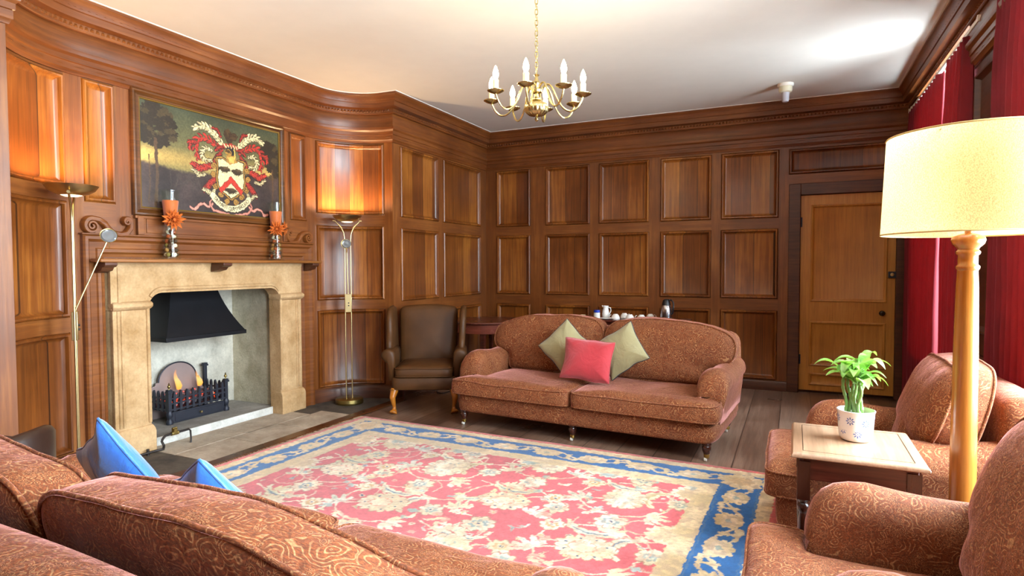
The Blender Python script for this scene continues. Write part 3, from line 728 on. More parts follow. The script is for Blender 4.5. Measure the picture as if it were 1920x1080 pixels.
# ------------------------------------------------------------------ upholstered seating
LEGM = TURNED
CASTER = plain('caster_brass', 'b59a55', .3, 1.0)
WHEEL = plain('caster_wheel', 'd8d4c8', .4)
def wob(p, amp, f, seed=0): return amp*mnoise.noise(Vector((p[0]*f+seed, p[1]*f+seed*.7, p[2]*f)))
def seat_unit(root, Wo, ncush, fab, db=0.0, seed=1, mid=True, bh=.89, arm_in=.235, af=0.0):
    """rolled-arm seat: front faces -y, front feet stand on y = 0"""
    xi = Wo-arm_in
    # base
    out = round_poly([(-Wo+.10, -.05), (Wo-.10, -.05), (Wo-.07, .10), (Wo-.07, .84+db), (-Wo+.07, .84+db), (-Wo+.07, .10)], [.06, .06, .05, .08, .08, .05])
    out = resample(out, 120)
    puff(MB(), out, [(0, .275), (.9, .275), (.985, .268), (1.0, .25), (1.008, .20), (1.0, .145), (.99, .128), (.95, .122), (0, .122)], lambda u, v, w: (u, v, w)).build('seat_base', fab, root, ang=180)
    # arms
    for s in (-1, 1):
        secs = []; xc = Wo-.125; N = 22
        ys = [.078, .080, .088, .105, .13, .165, .21, .26] + [.26 + (.58+db)*k/N for k in range(1, N+1)]
        sh = [.55, .74, .87, .95, .985, 1.0, 1.0, 1.0] + [1.0]*N
        hs = [.43, .455, .495, .535, .565, .588, .600, .604]
        for k_, (y, q) in enumerate(zip(ys, sh)):
            y += af*max(0, 1-k_/14); h = hs[k_] if k_ < 8 else .604 - .022*math.sin(PI*min(1, max(0, (y-.26)/.5))) + .04*max(0, (y-.6))
            rx, rz = .108, .10; zc = h-rz
            ring = [(xi+.025, .235), (xi+.012, .33), (xi+.004, .42)]
            for a in range(190, -46, -15): ring.append((xc+rx*math.cos(R(a)), zc+rz*math.sin(R(a))))
            ring += [(Wo-.042, zc-.12), (Wo-.05, .33), (Wo-.06, .235)]
            cxm, czm = xc-.01, .42
            secs.append([(s*(cxm+(a-cxm)*q + .004*mnoise.noise((y*6, a*8, seed))), y, czm+(b-czm)*(q if b > czm else min(1, q*1.35))) for a, b in ring])
        arm = MB().loft(secs).build('arm', fab, root, ang=180)
    # frame behind the cushions
    o2 = round_poly([(-Wo+.07, .15), (Wo-.07, .15), (Wo-.055, .60), (Wo-.07, .80), (-Wo+.07, .80), (-Wo+.055, .60)], [.02, .02, .1, .30, .30, .1], 10)
    o2 = resample(o2, 140); yb = .83+db
    puff(MB(), o2, [(0, .07), (.8, .07), (.92, .066), (.965, .05), (.99, .02), (1.0, -.015), (.99, -.05), (.96, -.07), (.8, -.075), (0, -.075)],
         lambda u, v, w: (u, yb+.10*(v-.4)-w, v + wob((u, v, w), .006, 3, seed)), centre=(0, .42)).build('back_frame', fab, root, ang=180)
    # seat cushions
    xs = [(-1, 0), (0, 1)] if ncush == 2 else [(-1, 1)]
    for a, b in xs:
        xe = Wo-.045
        L = [(-xe, .085), (-xe, -.10)] if a == -1 else [(.004, .63+db), (.004, -.10)]
        Rr = [(xe, -.10), (xe, .085), (xi+.005, .085), (xi+.005, .63+db)] if b == 1 else [(-.004, -.10), (-.004, .63+db)]
        pl = L + Rr + ([(-xi-.005, .63+db), (-xi-.005, .085)] if a == -1 else [])
        rad = []
        for (x, y) in pl: rad.append(.07 if y < 0 else .05 if abs(x) > .02 else .05)
        cu = resample(round_poly(pl, rad, 6), 150); cx = (a+b)*xi*.5
        prof = [(0, .430), (.3, .429), (.55, .426), (.72, .419), (.84, .411), (.92, .402), (.965, .392), (.99, .381), (1.0, .366), (1.004, .335), (1.0, .300), (.99, .284), (.95, .274), (0, .272)]
        fm = lambda u, v, w: (u + wob((u, v, w), .006, 5, seed), v + wob((u, v, w), .008, 4, seed+5), w + (wob((u, v, w), .012, 3.2, seed+9) - .012*max(0, 1-((u-cx)**2)/.2))*(1 if w > .33 else .2))
        cuo = puff(MB(), cu, prof, fm, centre=(cx, .03)).build('seat_cushion', fab, root, ang=180)
        for s_, w in ((.985, .390), (.985, .282)):
            MB().tube([fm(cx+(u-cx)*s_, .03+(v-.03)*s_, w) for u, v in cu], .0055, 6, closed=True).build('piping', fab, cuo, ang=180)
    # back cushions
    for a, b in xs:
        xo = Wo-.05; xl = xi-.005
        if ncush == 2: pl = [(-xl, .405), (-.008, .405), (-.004, bh-.015), (-.3, bh+.01), (-xo+.30, bh), (-xo, bh-.09), (-xo, .585), (-xl, .53)]; rad = [.07, .06, .14, .2, .3, .26, .12, .05]
        else: pl = [(-xl, .405), (xl, .405), (xl, .53), (xo-.03, .585), (xo-.05, bh), (-xo+.05, bh), (-xo+.03, .585), (-xl, .53)]; rad = [.07, .07, .05, .1, .20, .20, .1, .05]
        if a == 0: pl = [(-x, z) for x, z in pl][::-1]; rad = rad[::-1]
        cu = resample(round_poly(pl, rad, 9), 150); cx = (a+b)*(xo)*.5; cz = .64; y0 = .575+db
        prof = [(0, .135), (.35, .132), (.6, .124), (.78, .110), (.9, .092), (.96, .076), (.99, .062), (1.0, .045), (1.012, .0), (1.0, -.045), (.985, -.062), (.93, -.072), (.7, -.08), (0, -.082)]
        def fm(u, v, w):
            k = (v-.405)/.48
            dz = wob((u*1.0, v, w), .012, 3.5, seed+21)*max(0, k) + wob((u, v, w), .005, 11, seed+3)*max(0, k)
            return (u + wob((u, v, w), .010, 4, seed+2), y0 + .30*(v-.405) - w*(1 + .15*(1-k)) + wob((u, v, w), .008, 5, seed+13), v + dz + .012*(1-((u-cx)/.5)**2)*max(0, k))
        cuo = puff(MB(), cu, prof, fm, centre=(cx, cz)).build('back_cushion', fab, root, ang=180)
        for s_, w in ((.992, .066), (.990, -.062)):
            MB().tube([fm(cx+(u-cx)*s_, cz+(v-cz)*s_, w) for u, v in cu], .006, 6, closed=True).build('piping', fab, cuo, ang=180)
    # turned feet on casters
    feet = [(-Wo+.135, 0), (Wo-.135, 0), (-Wo+.14, .76+db), (Wo-.14, .76+db)] + ([(0, 0), (0, .76+db)] if mid else [])
    for x, y in feet:
        lg = MB().lathe([(0, .128), (.030, .128), (.033, .118), (.026, .108), (.031, .098), (.029, .075), (.02, .055), (.018, .045), (0, .045)], 20, (x, y, 0)).build('foot', LEGM, root)
        MB().lathe([(0, .052), (.0205, .05), (.0185, .028), (.012, .022), (0, .022)], 16, (x, y, 0)).build('ferrule', CASTER, lg)
        w = MB(); w.lathe([(0, -.008), (.014, -.008), (.0155, 0), (.014, .008), (0, .008)], 18).xf(Matrix.Translation((x-.006, y-.006, .0155)) @ Matrix.Rotation(R(90), 4, 'Y')).build('caster_wheel', WHEEL, lg)
    return root
sofa = thing('sofa', 'two-cushion rust paisley sofa with rolled arms facing the room, below the tea table', 'sofa', (-1.512, 4.29, 0), R(-4.2))
seat_unit(sofa, 1.125, 2, PAIS, .06, 1, bh=.872)
fg = thing('sofa', 'paisley sofa seen from behind in the foreground, with blue cushions on it', 'sofa', (-1.50, 1.63, 0), R(180-1.8))
seat_unit(fg, 1.135, 2, PAISF, .135, 7, bh=.858, af=.09)
near = thing('armchair', 'paisley armchair nearest the camera, in front of the small side table', 'armchair', (-.035, 1.95, 0), R(-90))
seat_unit(near, .455, 1, PAIS, .012, 12, mid=False)
far = thing('armchair', 'paisley armchair behind the small side table, in front of the red curtains', 'armchair', (-.015, 3.35, 0), R(-90))
seat_unit(far, .455, 1, PAIS, -.01, 23, mid=False)

# ------------------------------------------------------------------ throw cushions
def satin(name, c, rough=.38, sheen=.4):
    m = Mat(name); v = m.coords()
    nb = m.bump(m.noise(v, 7, 4, .55, 1.4), .5, .02)
    cc = m.mix(.25, srgb(c), m.ramp(m.noise(v, 5, 3), [(.3, .55), (.7, 1.3)]), 'MULTIPLY')
    return m.bsdf(cc, rough, 0, nb, Sheen_Weight=sheen, Anisotropic=.3)
OLIVE = satin('olive_satin', '989068', .34); REDF = satin('red_linen', 'b0252f', .75, .5); BLUEF = satin('blue_satin', '2f6cc4', .36)
DARKP = plain('dark_piping', '3a3a3c', .7)
def throw_cushion(name, lab, a, T, mat, pip, loc, rz, lean, roll, group=None, seed=1, b=None):
    t = thing(name, lab, 'cushion', loc, 0, group); b = b or a
    o = []
    for (x0, y0), (x1, y1) in (((-1, -1), (1, -1)), ((1, -1), (1, 1)), ((1, 1), (-1, 1)), ((-1, 1), (-1, -1))):
        for k in range(24):
            s = k/24; x = x0+(x1-x0)*s; y = y0+(y1-y0)*s; bow = 1-.075*math.sin(PI*s)
            if x0 == x1: x *= bow
            else: y *= bow
            o.append((x*a/2, y*b/2))
    prof = [(0, T)] + [(s_, T*(1-s_**2.2)**.62) for s_ in (.2, .4, .55, .7, .8, .88, .94, .98)] + [(1.0, .002), (1.0, -.002)] + [(s_, -T*(1-s_**2.2)**.62) for s_ in (.98, .94, .88, .8, .7, .55, .4, .2)] + [(0, -T)]
    Mx = Matrix.Rotation(rz, 4, 'Z') @ Matrix.Rotation(-lean, 4, 'X') @ Matrix.Rotation(roll, 4, 'Y')
    fm = lambda u, v, w: Mx @ Vector((u + wob((u, v, w), .010, 7, seed), -w*(1+.12*mnoise.noise((u*9, v*9, seed))), v + wob((u, v, w), .012, 8, seed+4)))
    mb = MB(); vs = [fm(0, 0, T)]; n = len(o); rings = prof[1:-1]; fs = []
    for s_, w in rings:
        for (x, y) in o:
            an = math.atan2(y/b, x/a); c1, c2 = .5*a*math.cos(an), .5*b*math.sin(an); q = s_**2.2
            vs.append(fm((x*q+c1*(1-q))*s_, (y*q+c2*(1-q))*s_, w))
    vs.append(fm(0, 0, -T)); m = len(rings)
    for i in range(n):
        j = (i+1) % n; fs.append((0, 1+i, 1+j)); fs.append((len(vs)-1, 1+(m-1)*n+j, 1+(m-1)*n+i))
        for k in range(m-1): fs.append((1+k*n+i, 1+(k+1)*n+i, 1+(k+1)*n+j, 1+k*n+j))
    body = mb.add(vs, fs).build('cushion_cover', mat, t, ang=180)
    MB().tube([fm(u*1.0, v*1.0, 0) for u, v in o], .0045, 6, closed=True).build('piping', pip, t, ang=180)
    return t
def on(root, x, y, z):
    c, s = math.cos(root.rotation_euler.z), math.sin(root.rotation_euler.z)
    return (root.location.x + x*c - y*s, root.location.y + x*s + y*c, z)
throw_cushion('throw_cushion', 'olive satin cushion left of the red one, standing on its corner', .345, .068, OLIVE, DARKP, on(sofa, -.235, .39, .662), R(-4.2+7), R(19), R(43), None, 2)
throw_cushion('throw_cushion', 'olive satin cushion right of the red one, standing on its corner', .35, .068, OLIVE, DARKP, on(sofa, .25, .39, .662), R(-4.2-8), R(19), R(-36), None, 5)
throw_cushion('throw_cushion', 'red cushion propped in front of the two olive cushions', .41, .07, REDF, REDF, on(sofa, .04, .19, .595), R(-4.2), R(20), R(2), None, 9, .33)
throw_cushion('throw_cushion', 'blue satin cushion with its corner up, on the foreground sofa below the brass lamp', .36, .06, BLUEF, BLUEF, (-1.93, 1.19, .65), R(180-6), R(24), R(30), None, 14)
throw_cushion('throw_cushion', 'blue satin cushion mostly hidden behind the foreground sofa back, against the rug', .35, .06, BLUEF, BLUEF, (-1.47, 1.18, .615), R(180-2), R(30), R(28), None, 19)

# ------------------------------------------------------------------ leather chairs
wc = thing('wing_armchair', 'dark brown leather wing armchair with wooden cabriole legs in the corner by the brass lamp', 'armchair', (-3.03, 4.56, 0), R(28))
out = resample(round_poly([(-.29, -.04), (.29, -.04), (.29, .50), (-.29, .50)], [.05, .05, .03, .03]), 80)
puff(MB(), out, [(0, .33), (.97, .33), (1, .32), (1, .225), (.97, .215), (0, .215)], lambda u, v, w: (u, v, w)).build('seat_base', LEATHER, wc, ang=60)
out = resample(round_poly([(-.265, -.06), (.265, -.06), (.245, .46), (-.245, .46)], [.07, .07, .03, .03]), 90)
sc_ = puff(MB(), out, [(0, .452), (.4, .448), (.7, .44), (.88, .428), (.96, .415), (1, .40), (1.003, .37), (1, .345), (.97, .334), (0, .333)], lambda u, v, w: (u, v, w+wob((u, v, w), .006, 5))).build('seat_cushion', LEATHER, wc, ang=180)
for w in (.412, .340): MB().tube([(u*1.0, .2+(v-.2)*1.0, w) for u, v in out], .005, 6, closed=True).build('piping', LEATHER, sc_, ang=180)
out = resample(round_poly([(-.275, .36), (.275, .36), (.29, .93), (.10, .955), (-.10, .955), (-.29, .93)], [.03, .03, .06, .2, .2, .06]), 110)
puff(MB(), out, [(0, .055), (.5, .052), (.8, .044), (.93, .032), (.98, .018), (1, .0), (.98, -.04), (.9, -.05), (0, -.05)], lambda u, v, w: (u, .475+.17*(v-.36)-w, v)).build('back', LEATHER, wc, ang=180)
for s in (-1, 1):
    pl = round_poly([(.13, .53), (.125, .62), (.20, .72), (.21, .85), (.30, .945), (.50, .955), (.61, .93), (.55, .45), (.35, .45)], [.03, .1, .1, .1, .08, .06, .04, .02, .02])
    pl = resample(pl, 90)
    puff(MB(), pl, [(0, .03), (.8, .03), (.95, .024), (1, .0), (.95, -.024), (.8, -.03), (0, -.03)], lambda u, v, w: (s*(.325 + .05*max(0, (v-.5)) - .05*max(0, (.5-u)) *0 + .03*max(0, .35-u)) + w, u, v), centre=(.38, .68)).build('wing', LEATHER, wc, ang=180)
    secs = []
    for y, q in ((-.005, .6), (.0, .85), (.015, 1.0), (.06, 1.0), (.15, .97), (.28, .95), (.42, .93)):
        ring = [(.262, .30), (.262, .50)] + [(.325+.062*q*math.cos(R(a)), .525+.055*q*math.sin(R(a))) for a in range(170, -60, -18)] + [(.325, .44), (.315, .30)]
        secs.append([(s*(.31+(a-.31)*(q if q < .9 else 1)), y, b) for a, b in ring])
    ar = MB().loft(secs).build('arm', LEATHER, wc, ang=180)
    pts = [(s*.265, .0, .222), (s*.272, -.012, .19), (s*.282, -.028, .15), (s*.275, -.02, .10), (s*.268, -.012, .06), (s*.27, -.02, .03), (s*.276, -.032, .012), (s*.278, -.038, .004)]
    MB().tube(resample(pts, 30, False), [.036-.0*k for k in range(3)] + [.036-.020*min(1, (k-2)/18) for k in range(3, 24)] + [.018+.004*(k-23) for k in range(24, 29)] + [.02], 12).fn(lambda a, b, c: (a, b, max(0, c))).build('front_leg', CABW, wc, ang=180)
    MB().tube([(s*.25, .48, .22), (s*.25, .52, .0)], [.022, .016], 8).build('rear_leg', TURNED, wc)
    nb_ = MB()
    for k in range(7): nb_.ico((s*(.235+.011*k), -.043+.0*k, .222), .004, 1)
    nb_.build('stud_row', BRASSD, wc)
tc = thing('tub_chair', 'dark leather chair back seen behind the foreground sofa by the left wall', 'armchair', (-3.36, 1.18, 0), R(-62)); tc.scale = (.9, .9, .9)
secs = []
for k in range(25):
    a = R(-20 + 220*k/24); c_, s_ = math.cos(a), math.sin(a); h = .715 - .11*abs(math.cos(a))**3
    secs.append([(c_*r, .27+s_*r, z) for r, z in ((.25, .20), (.25, h-.03), (.262, h-.008), (.285, h), (.31, h-.006), (.325, h-.03), (.32, .20))])
TUBL = plain('tub_leather', '2e1d16', .34, var=.3, bump=.1, bscale=160)
MB().loft(secs).build('tub_back', TUBL, tc, ang=180)
puff(MB(), resample([(.255*math.cos(R(a)), .26+.255*math.sin(R(a))) for a in range(0, 360, 8)], 60), [(0, .44), (.7, .43), (.95, .41), (1, .38), (1, .24), (0, .24)], lambda u, v, w: (u, v, w)).build('seat', LEATHER, tc, ang=60)
for x, y in ((-.2, .06), (.2, .06), (-.2, .46), (.2, .46)): MB().tube([(x, y, .24), (x*1.05, y, 0)], [.024, .016], 8).build('leg', TURNED, tc)

# ------------------------------------------------------------------ tables
st = thing('side_table', 'small square wooden side table between the two paisley armchairs', 'table', (.213, 2.655, .009), R(0))
mb = MB()
secs = []
for d, z in ((-.012, .612), (0, .616), (.0, .624), (-.006, .632), (-.012, .635)): secs.append([(-.215-d, -.24-d, z), (.215+d, -.24-d, z), (.215+d, .24+d, z), (-.215-d, .24+d, z)])
tt = mb.loft(secs).build('table_top', TABLEW, st, bevel=.002)
mb = MB(); q = (.175, .20)
for a, b, c, d in ((-q[0], q[0], -q[1]-.0012, -q[1]+.0012), (-q[0], q[0], q[1]-.0012, q[1]+.0012), (-q[0]-.0012, -q[0]+.0012, -q[1], q[1]), (q[0]-.0012, q[0]+.0012, -q[1], q[1])): mb.box(a, b, c, d, .634, .6354)
il = mb.build('inlay_line', plain('ebony_inlay', '24130b', .3), tt); il['label'] = 'thin dark inlaid line'
MB().box(-.186, .186, -.211, .211, .53, .612).build('apron', MAHOG, st, bevel=.003)
for x in (-.172, .172):
    for y in (-.198, .198):
        p = [(0, .0), (.016, .0), (.02, .02), (.014, .05), (.017, .1), (.013, .13), (.02, .15), (.02, .16), (.013, .175), (.018, .24), (.021, .32), (.016, .38), (.012, .40), (.021, .415), (.021, .43), (.014, .44), (.022, .455), (0, .456)]
        MB().lathe(p, 18, (x, y, 0)).box(x-.022, x+.022, y-.022, y+.022, .455, .60).build('leg', TURNED, st)
rt_ = thing('round_table', 'round dark mahogany table in the corner behind the leather wing chair', 'table', (-3.16, 6.05, 0))
MB().lathe([(0, .70), (.40, .70), (.43, .706), (.435, .715), (.43, .724), (0, .726)], 64).build('table_top', MAHOG, rt_)
MB().lathe([(.36, .60), (.39, .60), (.39, .70), (.36, .70)], 64).build('apron', wood('apron_mahogany', '4a1d14', '7d3c2c', 'a05c48', 'h', rough=.25, coat=.4), rt_)
for a in (20, 110, 200, 290):
    x, y = .355*math.cos(R(a)), .355*math.sin(R(a)); MB().loft([[(x-w, y-w, z), (x+w, y-w, z), (x+w, y+w, z), (x-w, y+w, z)] for z, w in ((.0, .013), (.62, .024))]).build('leg', MAHOG, rt_)
tt_ = thing('tea_table', 'long dark table against the panelling behind the sofa, set with cups', 'table', (-1.72, 6.56, 0))
MB().box(-.70, .70, -.25, .28, .722, .745).build('table_top', MAHOG, tt_, bevel=.004)
MB().box(-.66, .66, -.22, .25, .64, .722).build('apron', MAHOG, tt_)
for x in (-.63, .63):
    for y in (-.19, .22): MB().loft([[(x-w, y-w, z), (x+w, y-w, z), (x+w, y+w, z), (x-w, y+w, z)] for z, w in ((.0, .016), (.64, .028))]).build('leg', MAHOG, tt_)

# ------------------------------------------------------------------ big standard lamp
SL = thing('standard_lamp', 'tall wooden standard lamp with a large cream drum shade by the red curtains', 'lamp', (.566, 2.66, 0))
prof = [(0, 0), (.145, 0), (.15, .008), (.148, .022), (.12, .034), (.07, .045), (.05, .06), (.044, .08), (.048, .095), (.0415, .11), (.0415, .2), (.041, .6), (.038, 1.0), (.034, 1.25), (.031, 1.315)]
MB().lathe(prof, 40).build('lamp_pole', POLEW, SL, ang=50)
nk = MB().lathe([(.031, 1.31), (.036, 1.318), (.036, 1.326), (.030, 1.332), (.0305, 1.365), (.036, 1.370), (.037, 1.378), (.031, 1.386), (.034, 1.392), (.047, 1.405), (.052, 1.420), (.048, 1.432), (.030, 1.440), (.012, 1.445), (.012, 1.47), (0, 1.47)], 40).build('turned_neck', POLEW, SL, ang=50)
SH = Mat('shade_linen'); v = SH.coords((1, 1, 1)); tex = SH.noise(SH.coords((330, 330, 200)), 1, 2)
colr = SH.mix(.7, srgb('d0ac78'), SH.ramp(tex, [(.3, .5), (.7, 1.3)]), 'MULTIPLY')
df = SH.n('BsdfDiffuse', {'Color': colr}); tl = SH.n('BsdfTranslucent', {'Color': colr}); mx = SH.n('MixShader', {0: .5})
SH.nt.links.new(df.outputs[0], mx.inputs[1]); SH.nt.links.new(tl.outputs[0], mx.inputs[2]); SH.nt.links.new(mx.outputs[0], SH.out.inputs[0])
sh = MB().lathe([(.272, 1.442), (.258, 1.797)], 96); sh.f = [f for f in sh.f if len(f) == 4]; sh.m = [0]*len(sh.f)
sh_ = sh.build('lamp_shade', SH.mat, SL, ang=180)
HEM = plain('shade_hem', 'cdb070', .8)
for r, z in ((.272, 1.443), (.258, 1.796)): MB().tube([(r*math.cos(2*PI*k/96), r*math.sin(2*PI*k/96), z) for k in range(96)], .003, 6, closed=True).build('shade_hem', HEM, sh_)
mb = MB()
for k in range(3): a = 2*PI*k/3; mb.tube([(.02*math.cos(a), .02*math.sin(a), 1.72), (.259*math.cos(a), .259*math.sin(a), 1.785)], .002, 6)
mb.build('shade_spider', BRASS, SL)
MB().tube([(0, 0, 1.46), (0, 0, 1.53)], .017, 12).build('lamp_holder', WHITE, SL)
MB().lathe([(0, 1.53), (.014, 1.53), (.018, 1.555), (.03, 1.59), (.03, 1.615), (.018, 1.638), (0, 1.645)], 20).build('bulb', emit('shade_bulb', 'ffd6a0', 8), SL)
# ------------------------------------------------------------------ curtains
VEL = Mat('red_velvet'); v = VEL.coords(); vn_ = VEL.noise(v, 5, 3); cv = VEL.mix(vn_, '5c0a14', '8c1526')
cv = VEL.mix(.3, cv, VEL.ramp(VEL.noise(VEL.coords((260, 260, 260)), 1, 2), [(.3, .55), (.7, 1.2)]), 'MULTIPLY')
pb = VEL.n('BsdfPrincipled', {'Base Color': cv, 'Roughness': .8, 'Sheen Weight': .35, 'Sheen Roughness': .3, 'Sheen Tint': srgb('ff6a78')})
tb = VEL.n('BsdfTranslucent', {'Color': srgb('d0203a')}); ms = VEL.n('MixShader', {0: .16})
VEL.nt.links.new(pb.outputs[0], ms.inputs[1]); VEL.nt.links.new(tb.outputs[0], ms.inputs[2]); VEL.nt.links.new(ms.outputs[0], VEL.out.inputs[0])
def curtain(y0, y1, lab, seed, zt=2.765, zb=.02, xc=.972, per=.085, amp=.030, flare=.0):
    t = thing('curtain', lab, 'curtain', (xc, (y0+y1)/2, 0)); ym = (y0+y1)/2
    N = int((y1-y0)/.0085); ZN = 34; vs = []
    for j in range(ZN+1):
        q = j/ZN; z = zt + (zb-zt)*q
        for i in range(N+1):
            u = i/N; y = y0+(y1-y0)*u
            ph = 2*PI*(y-y0)/per + 1.6*mnoise.noise((y*3.1, seed, q*.6))
            a = amp*(.55+.45*min(1, q*6))*(1+.35*mnoise.noise((y*5, seed+4, q*1.2)))
            x = a*math.sin(ph) + a*.35*math.sin(2*ph+seed) + .006*mnoise.noise((y*9, z*3, seed))
            yy = (y-ym)*(1 + flare*q - .05*math.sin(PI*q)) + .010*math.cos(ph)*min(1, q*4)
            vs.append((x, yy, z))
    fs = [(j*(N+1)+i, j*(N+1)+i+1, (j+1)*(N+1)+i+1, (j+1)*(N+1)+i) for j in range(ZN) for i in range(N)]
    o = MB().add(vs, fs).build('drape', VEL.mat, t, ang=180)
    md = o.modifiers.new('thick', 'SOLIDIFY'); md.thickness = .004
    mb = MB(); n = int((y1-y0)/.12)
    for k in range(n+1):
        yy = (y0-ym) + (y1-y0)*k/max(1, n)
        mb.tube([(.012, yy, zt+.004), (.012, yy, zt+.0115)], .004, 6)
    mb.build('curtain_hooks', WHITE, t)
curtain(5.43, 6.76, 'red velvet curtain next to the pine door, in the corner of the room', 1, per=.11)
curtain(4.63, 5.16, 'dark red velvet curtain bunched beside the window pier, second from the door', 2, per=.09, amp=.034)
curtain(3.28, 4.02, 'red velvet curtain nearest the camera, behind the lamp and the paisley armchair', 3, per=.085, flare=.02)
for y0, y1, lab in ((4.44, 6.80, 'white curtain rail under the cornice at the window next to the door'), (1.86, 4.06, 'white curtain rail under the cornice at the window nearest the lamp')):
    t = thing('curtain_rail', lab, 'curtain rail', (.975, (y0+y1)/2, 2.79)); h = (y1-y0)/2
    MB().box(-.009, .009, -h, h, -.012, .012).build('rail_track', WHITE, t, bevel=.002)
    for y in (-h+.05, 0, h-.05): MB().box(-.006, .05, y-.014, y+.014, .010, .028).build('rail_bracket', WHITE, t, bevel=.002)
    for s in (-1, 1): MB().box(-.015, .015, s*h-.008, s*h+.008, -.02, .02).build('rail_end', WHITE, t, bevel=.003)

# ------------------------------------------------------------------ potted plant
PP = thing('potted_plant', 'green bamboo plant in a white blue-flowered pot on the side table', 'plant', (.226, 2.690, .6447))
pr = [(0, 0), (.050, 0), (.060, .006), (.066, .02), (.070, .06), (.0725, .105), (.0745, .128), (.077, .132), (.077, .136), (.0735, .137), (.069, .125), (.066, .10), (0, .10)]
POT = plain('pot_glaze', 'efeae6', .22, var=.02, Coat_Weight=.3); pot = MB().lathe(pr, 56).build('plant_pot', POT, PP, ang=70)
mb = MB()
def potr(z): return .066 + (z-.02)*(.0745-.066)/.108 + .0006
fl = [(R(a0), z) for a0, z in ((-112, .095), (-62, .088), (-88, .040), (-38, .048), (-140, .05), (-15, .10), (-165, .1), (20, .05), (60, .09), (100, .05), (140, .095), (175, .05))]
for a0, z0 in fl:
    for k in range(8):
        a = 2*PI*k/8; pts = []
        for u, w in ((.005, 0), (.010, .0026), (.0165, .0022), (.0185, 0), (.0165, -.0022), (.010, -.0026)):
            dx = u*math.cos(a)-w*math.sin(a); dz = u*math.sin(a)+w*math.cos(a); r = potr(z0+dz); pts.append((r*math.cos(a0+dx/r), r*math.sin(a0+dx/r), z0+dz))
        mb.add(pts, [(0,1,2,3,4,5)])
    st_ = len(mb.v); pts = [(.0022*math.cos(2*PI*k/8), .0022*math.sin(2*PI*k/8)) for k in range(8)]
    mb.add([(potr(z0+b)*math.cos(a0+a/.07), potr(z0+b)*math.sin(a0+a/.07), z0+b) for a, b in pts], [tuple(range(8))])
d_ = mb.build('flower_motif', plain('motif_blue', '5f74b4', .3), pot); d_['label'] = 'painted blue daisy pattern'
MB().lathe([(0, .112), (.068, .110), (.067, .105), (0, .10)], 32).fn(lambda a, b, c: (a, b, c+.004*mnoise.noise((a*60, b*60, 0)))).build('soil', plain('soil', '2a1d16', .95, var=.6, bump=.6), PP)
CANE = plain('cane_green', '86b060', .4, var=.6); LEAFM = Mat('leaf_green'); v = LEAFM.coords(); lc = LEAFM.mix(LEAFM.ramp(LEAFM.noise(v, 16, 3), [(.35, 0.0), (.65, 1.0)]), '5a9c34', 'c8e49a')
lp = LEAFM.n('BsdfPrincipled', {'Base Color': lc, 'Roughness': .35, 'Coat Weight': .2}); lt = LEAFM.n('BsdfTranslucent', {'Color': srgb('9ad24a')}); lm = LEAFM.n('MixShader', {0: .3})
LEAFM.nt.links.new(lp.outputs[0], lm.inputs[1]); LEAFM.nt.links.new(lt.outputs[0], lm.inputs[2]); LEAFM.nt.links.new(lm.outputs[0], LEAFM.out.inputs[0])
rr = random.Random(21); tops = []
for k in range(10):
    a = 2*PI*k/10 + rr.uniform(-.2, .2); r0 = .012 + .020*(k % 3)/2; h = rr.uniform(.14, .22)
    b0 = Vector((r0*math.cos(a), r0*math.sin(a), .105)); tip = Vector((r0*1.5*math.cos(a), r0*1.5*math.sin(a), .105+h)); P = []; rad = []
    n = 26
    for i in range(n):
        q = i/(n-1); p = b0.lerp(tip, q); p.x += .004*math.sin(q*9+k); p.y += .004*math.cos(q*7+k*2); P.append(p); rad.append(.0062 + (.0018 if i % 4 == 0 else 0) - .0012*q)
    MB().tube(P, rad, 9).build('cane', CANE, PP, ang=180); tops.append((P[-1], a)); tops.append((P[-4], a+1.6))
mb = MB()
def leaf(base, az, ln, w, rise, droop):
    st_ = len(mb.v); n = 9
    d = Vector((math.cos(az), math.sin(az), 0)); s_ = Vector((-d.y, d.x, 0)); prev = None
    for i in range(n):
        q = i/(n-1); c = base + d*(ln*q) + Vector((0, 0, rise*ln*math.sin(q*1.9) - droop*ln*q*q)); ww = w*math.sin(PI*min(1, .08+q*.92))**.8*(1-.25*q)
        mb.v += [tuple(c - s_*ww + Vector((0, 0, ww*.35))), tuple(c), tuple(c + s_*ww + Vector((0, 0, ww*.35)))]
    for i in range(n-1):
        a = st_+3*i; mb.f += [(a, a+1, a+4, a+3), (a+1, a+2, a+5, a+4)]; mb.m += [0, 0]
for p, a in tops:
    for k in range(2):
        leaf(Vector(p), a + k*2.1 + rr.uniform(-.5, .5), rr.uniform(.075, .12), rr.uniform(.018, .026), rr.uniform(.3, .75), rr.uniform(.15, .6))
mb.build('foliage', LEAFM.mat, PP, ang=180, weld=False)
mb = MB()
for p, a in tops[::2]: mb.tube([p, (p.x*1.05, p.y*1.05, p.z+.03)], [.003, .0012], 6)
mb.build('shoot', CANE, PP)
for ch in list(COL.objects):
    if ch.parent is PP and ch.name.split('.')[0] in ('plant_pot', 'soil'): ch.scale = (.88, .88, .88)
for ch in list(COL.objects):
    if ch.parent is PP and ch.name.split('.')[0] not in ('plant_pot', 'soil'): ch.location.z = -.012

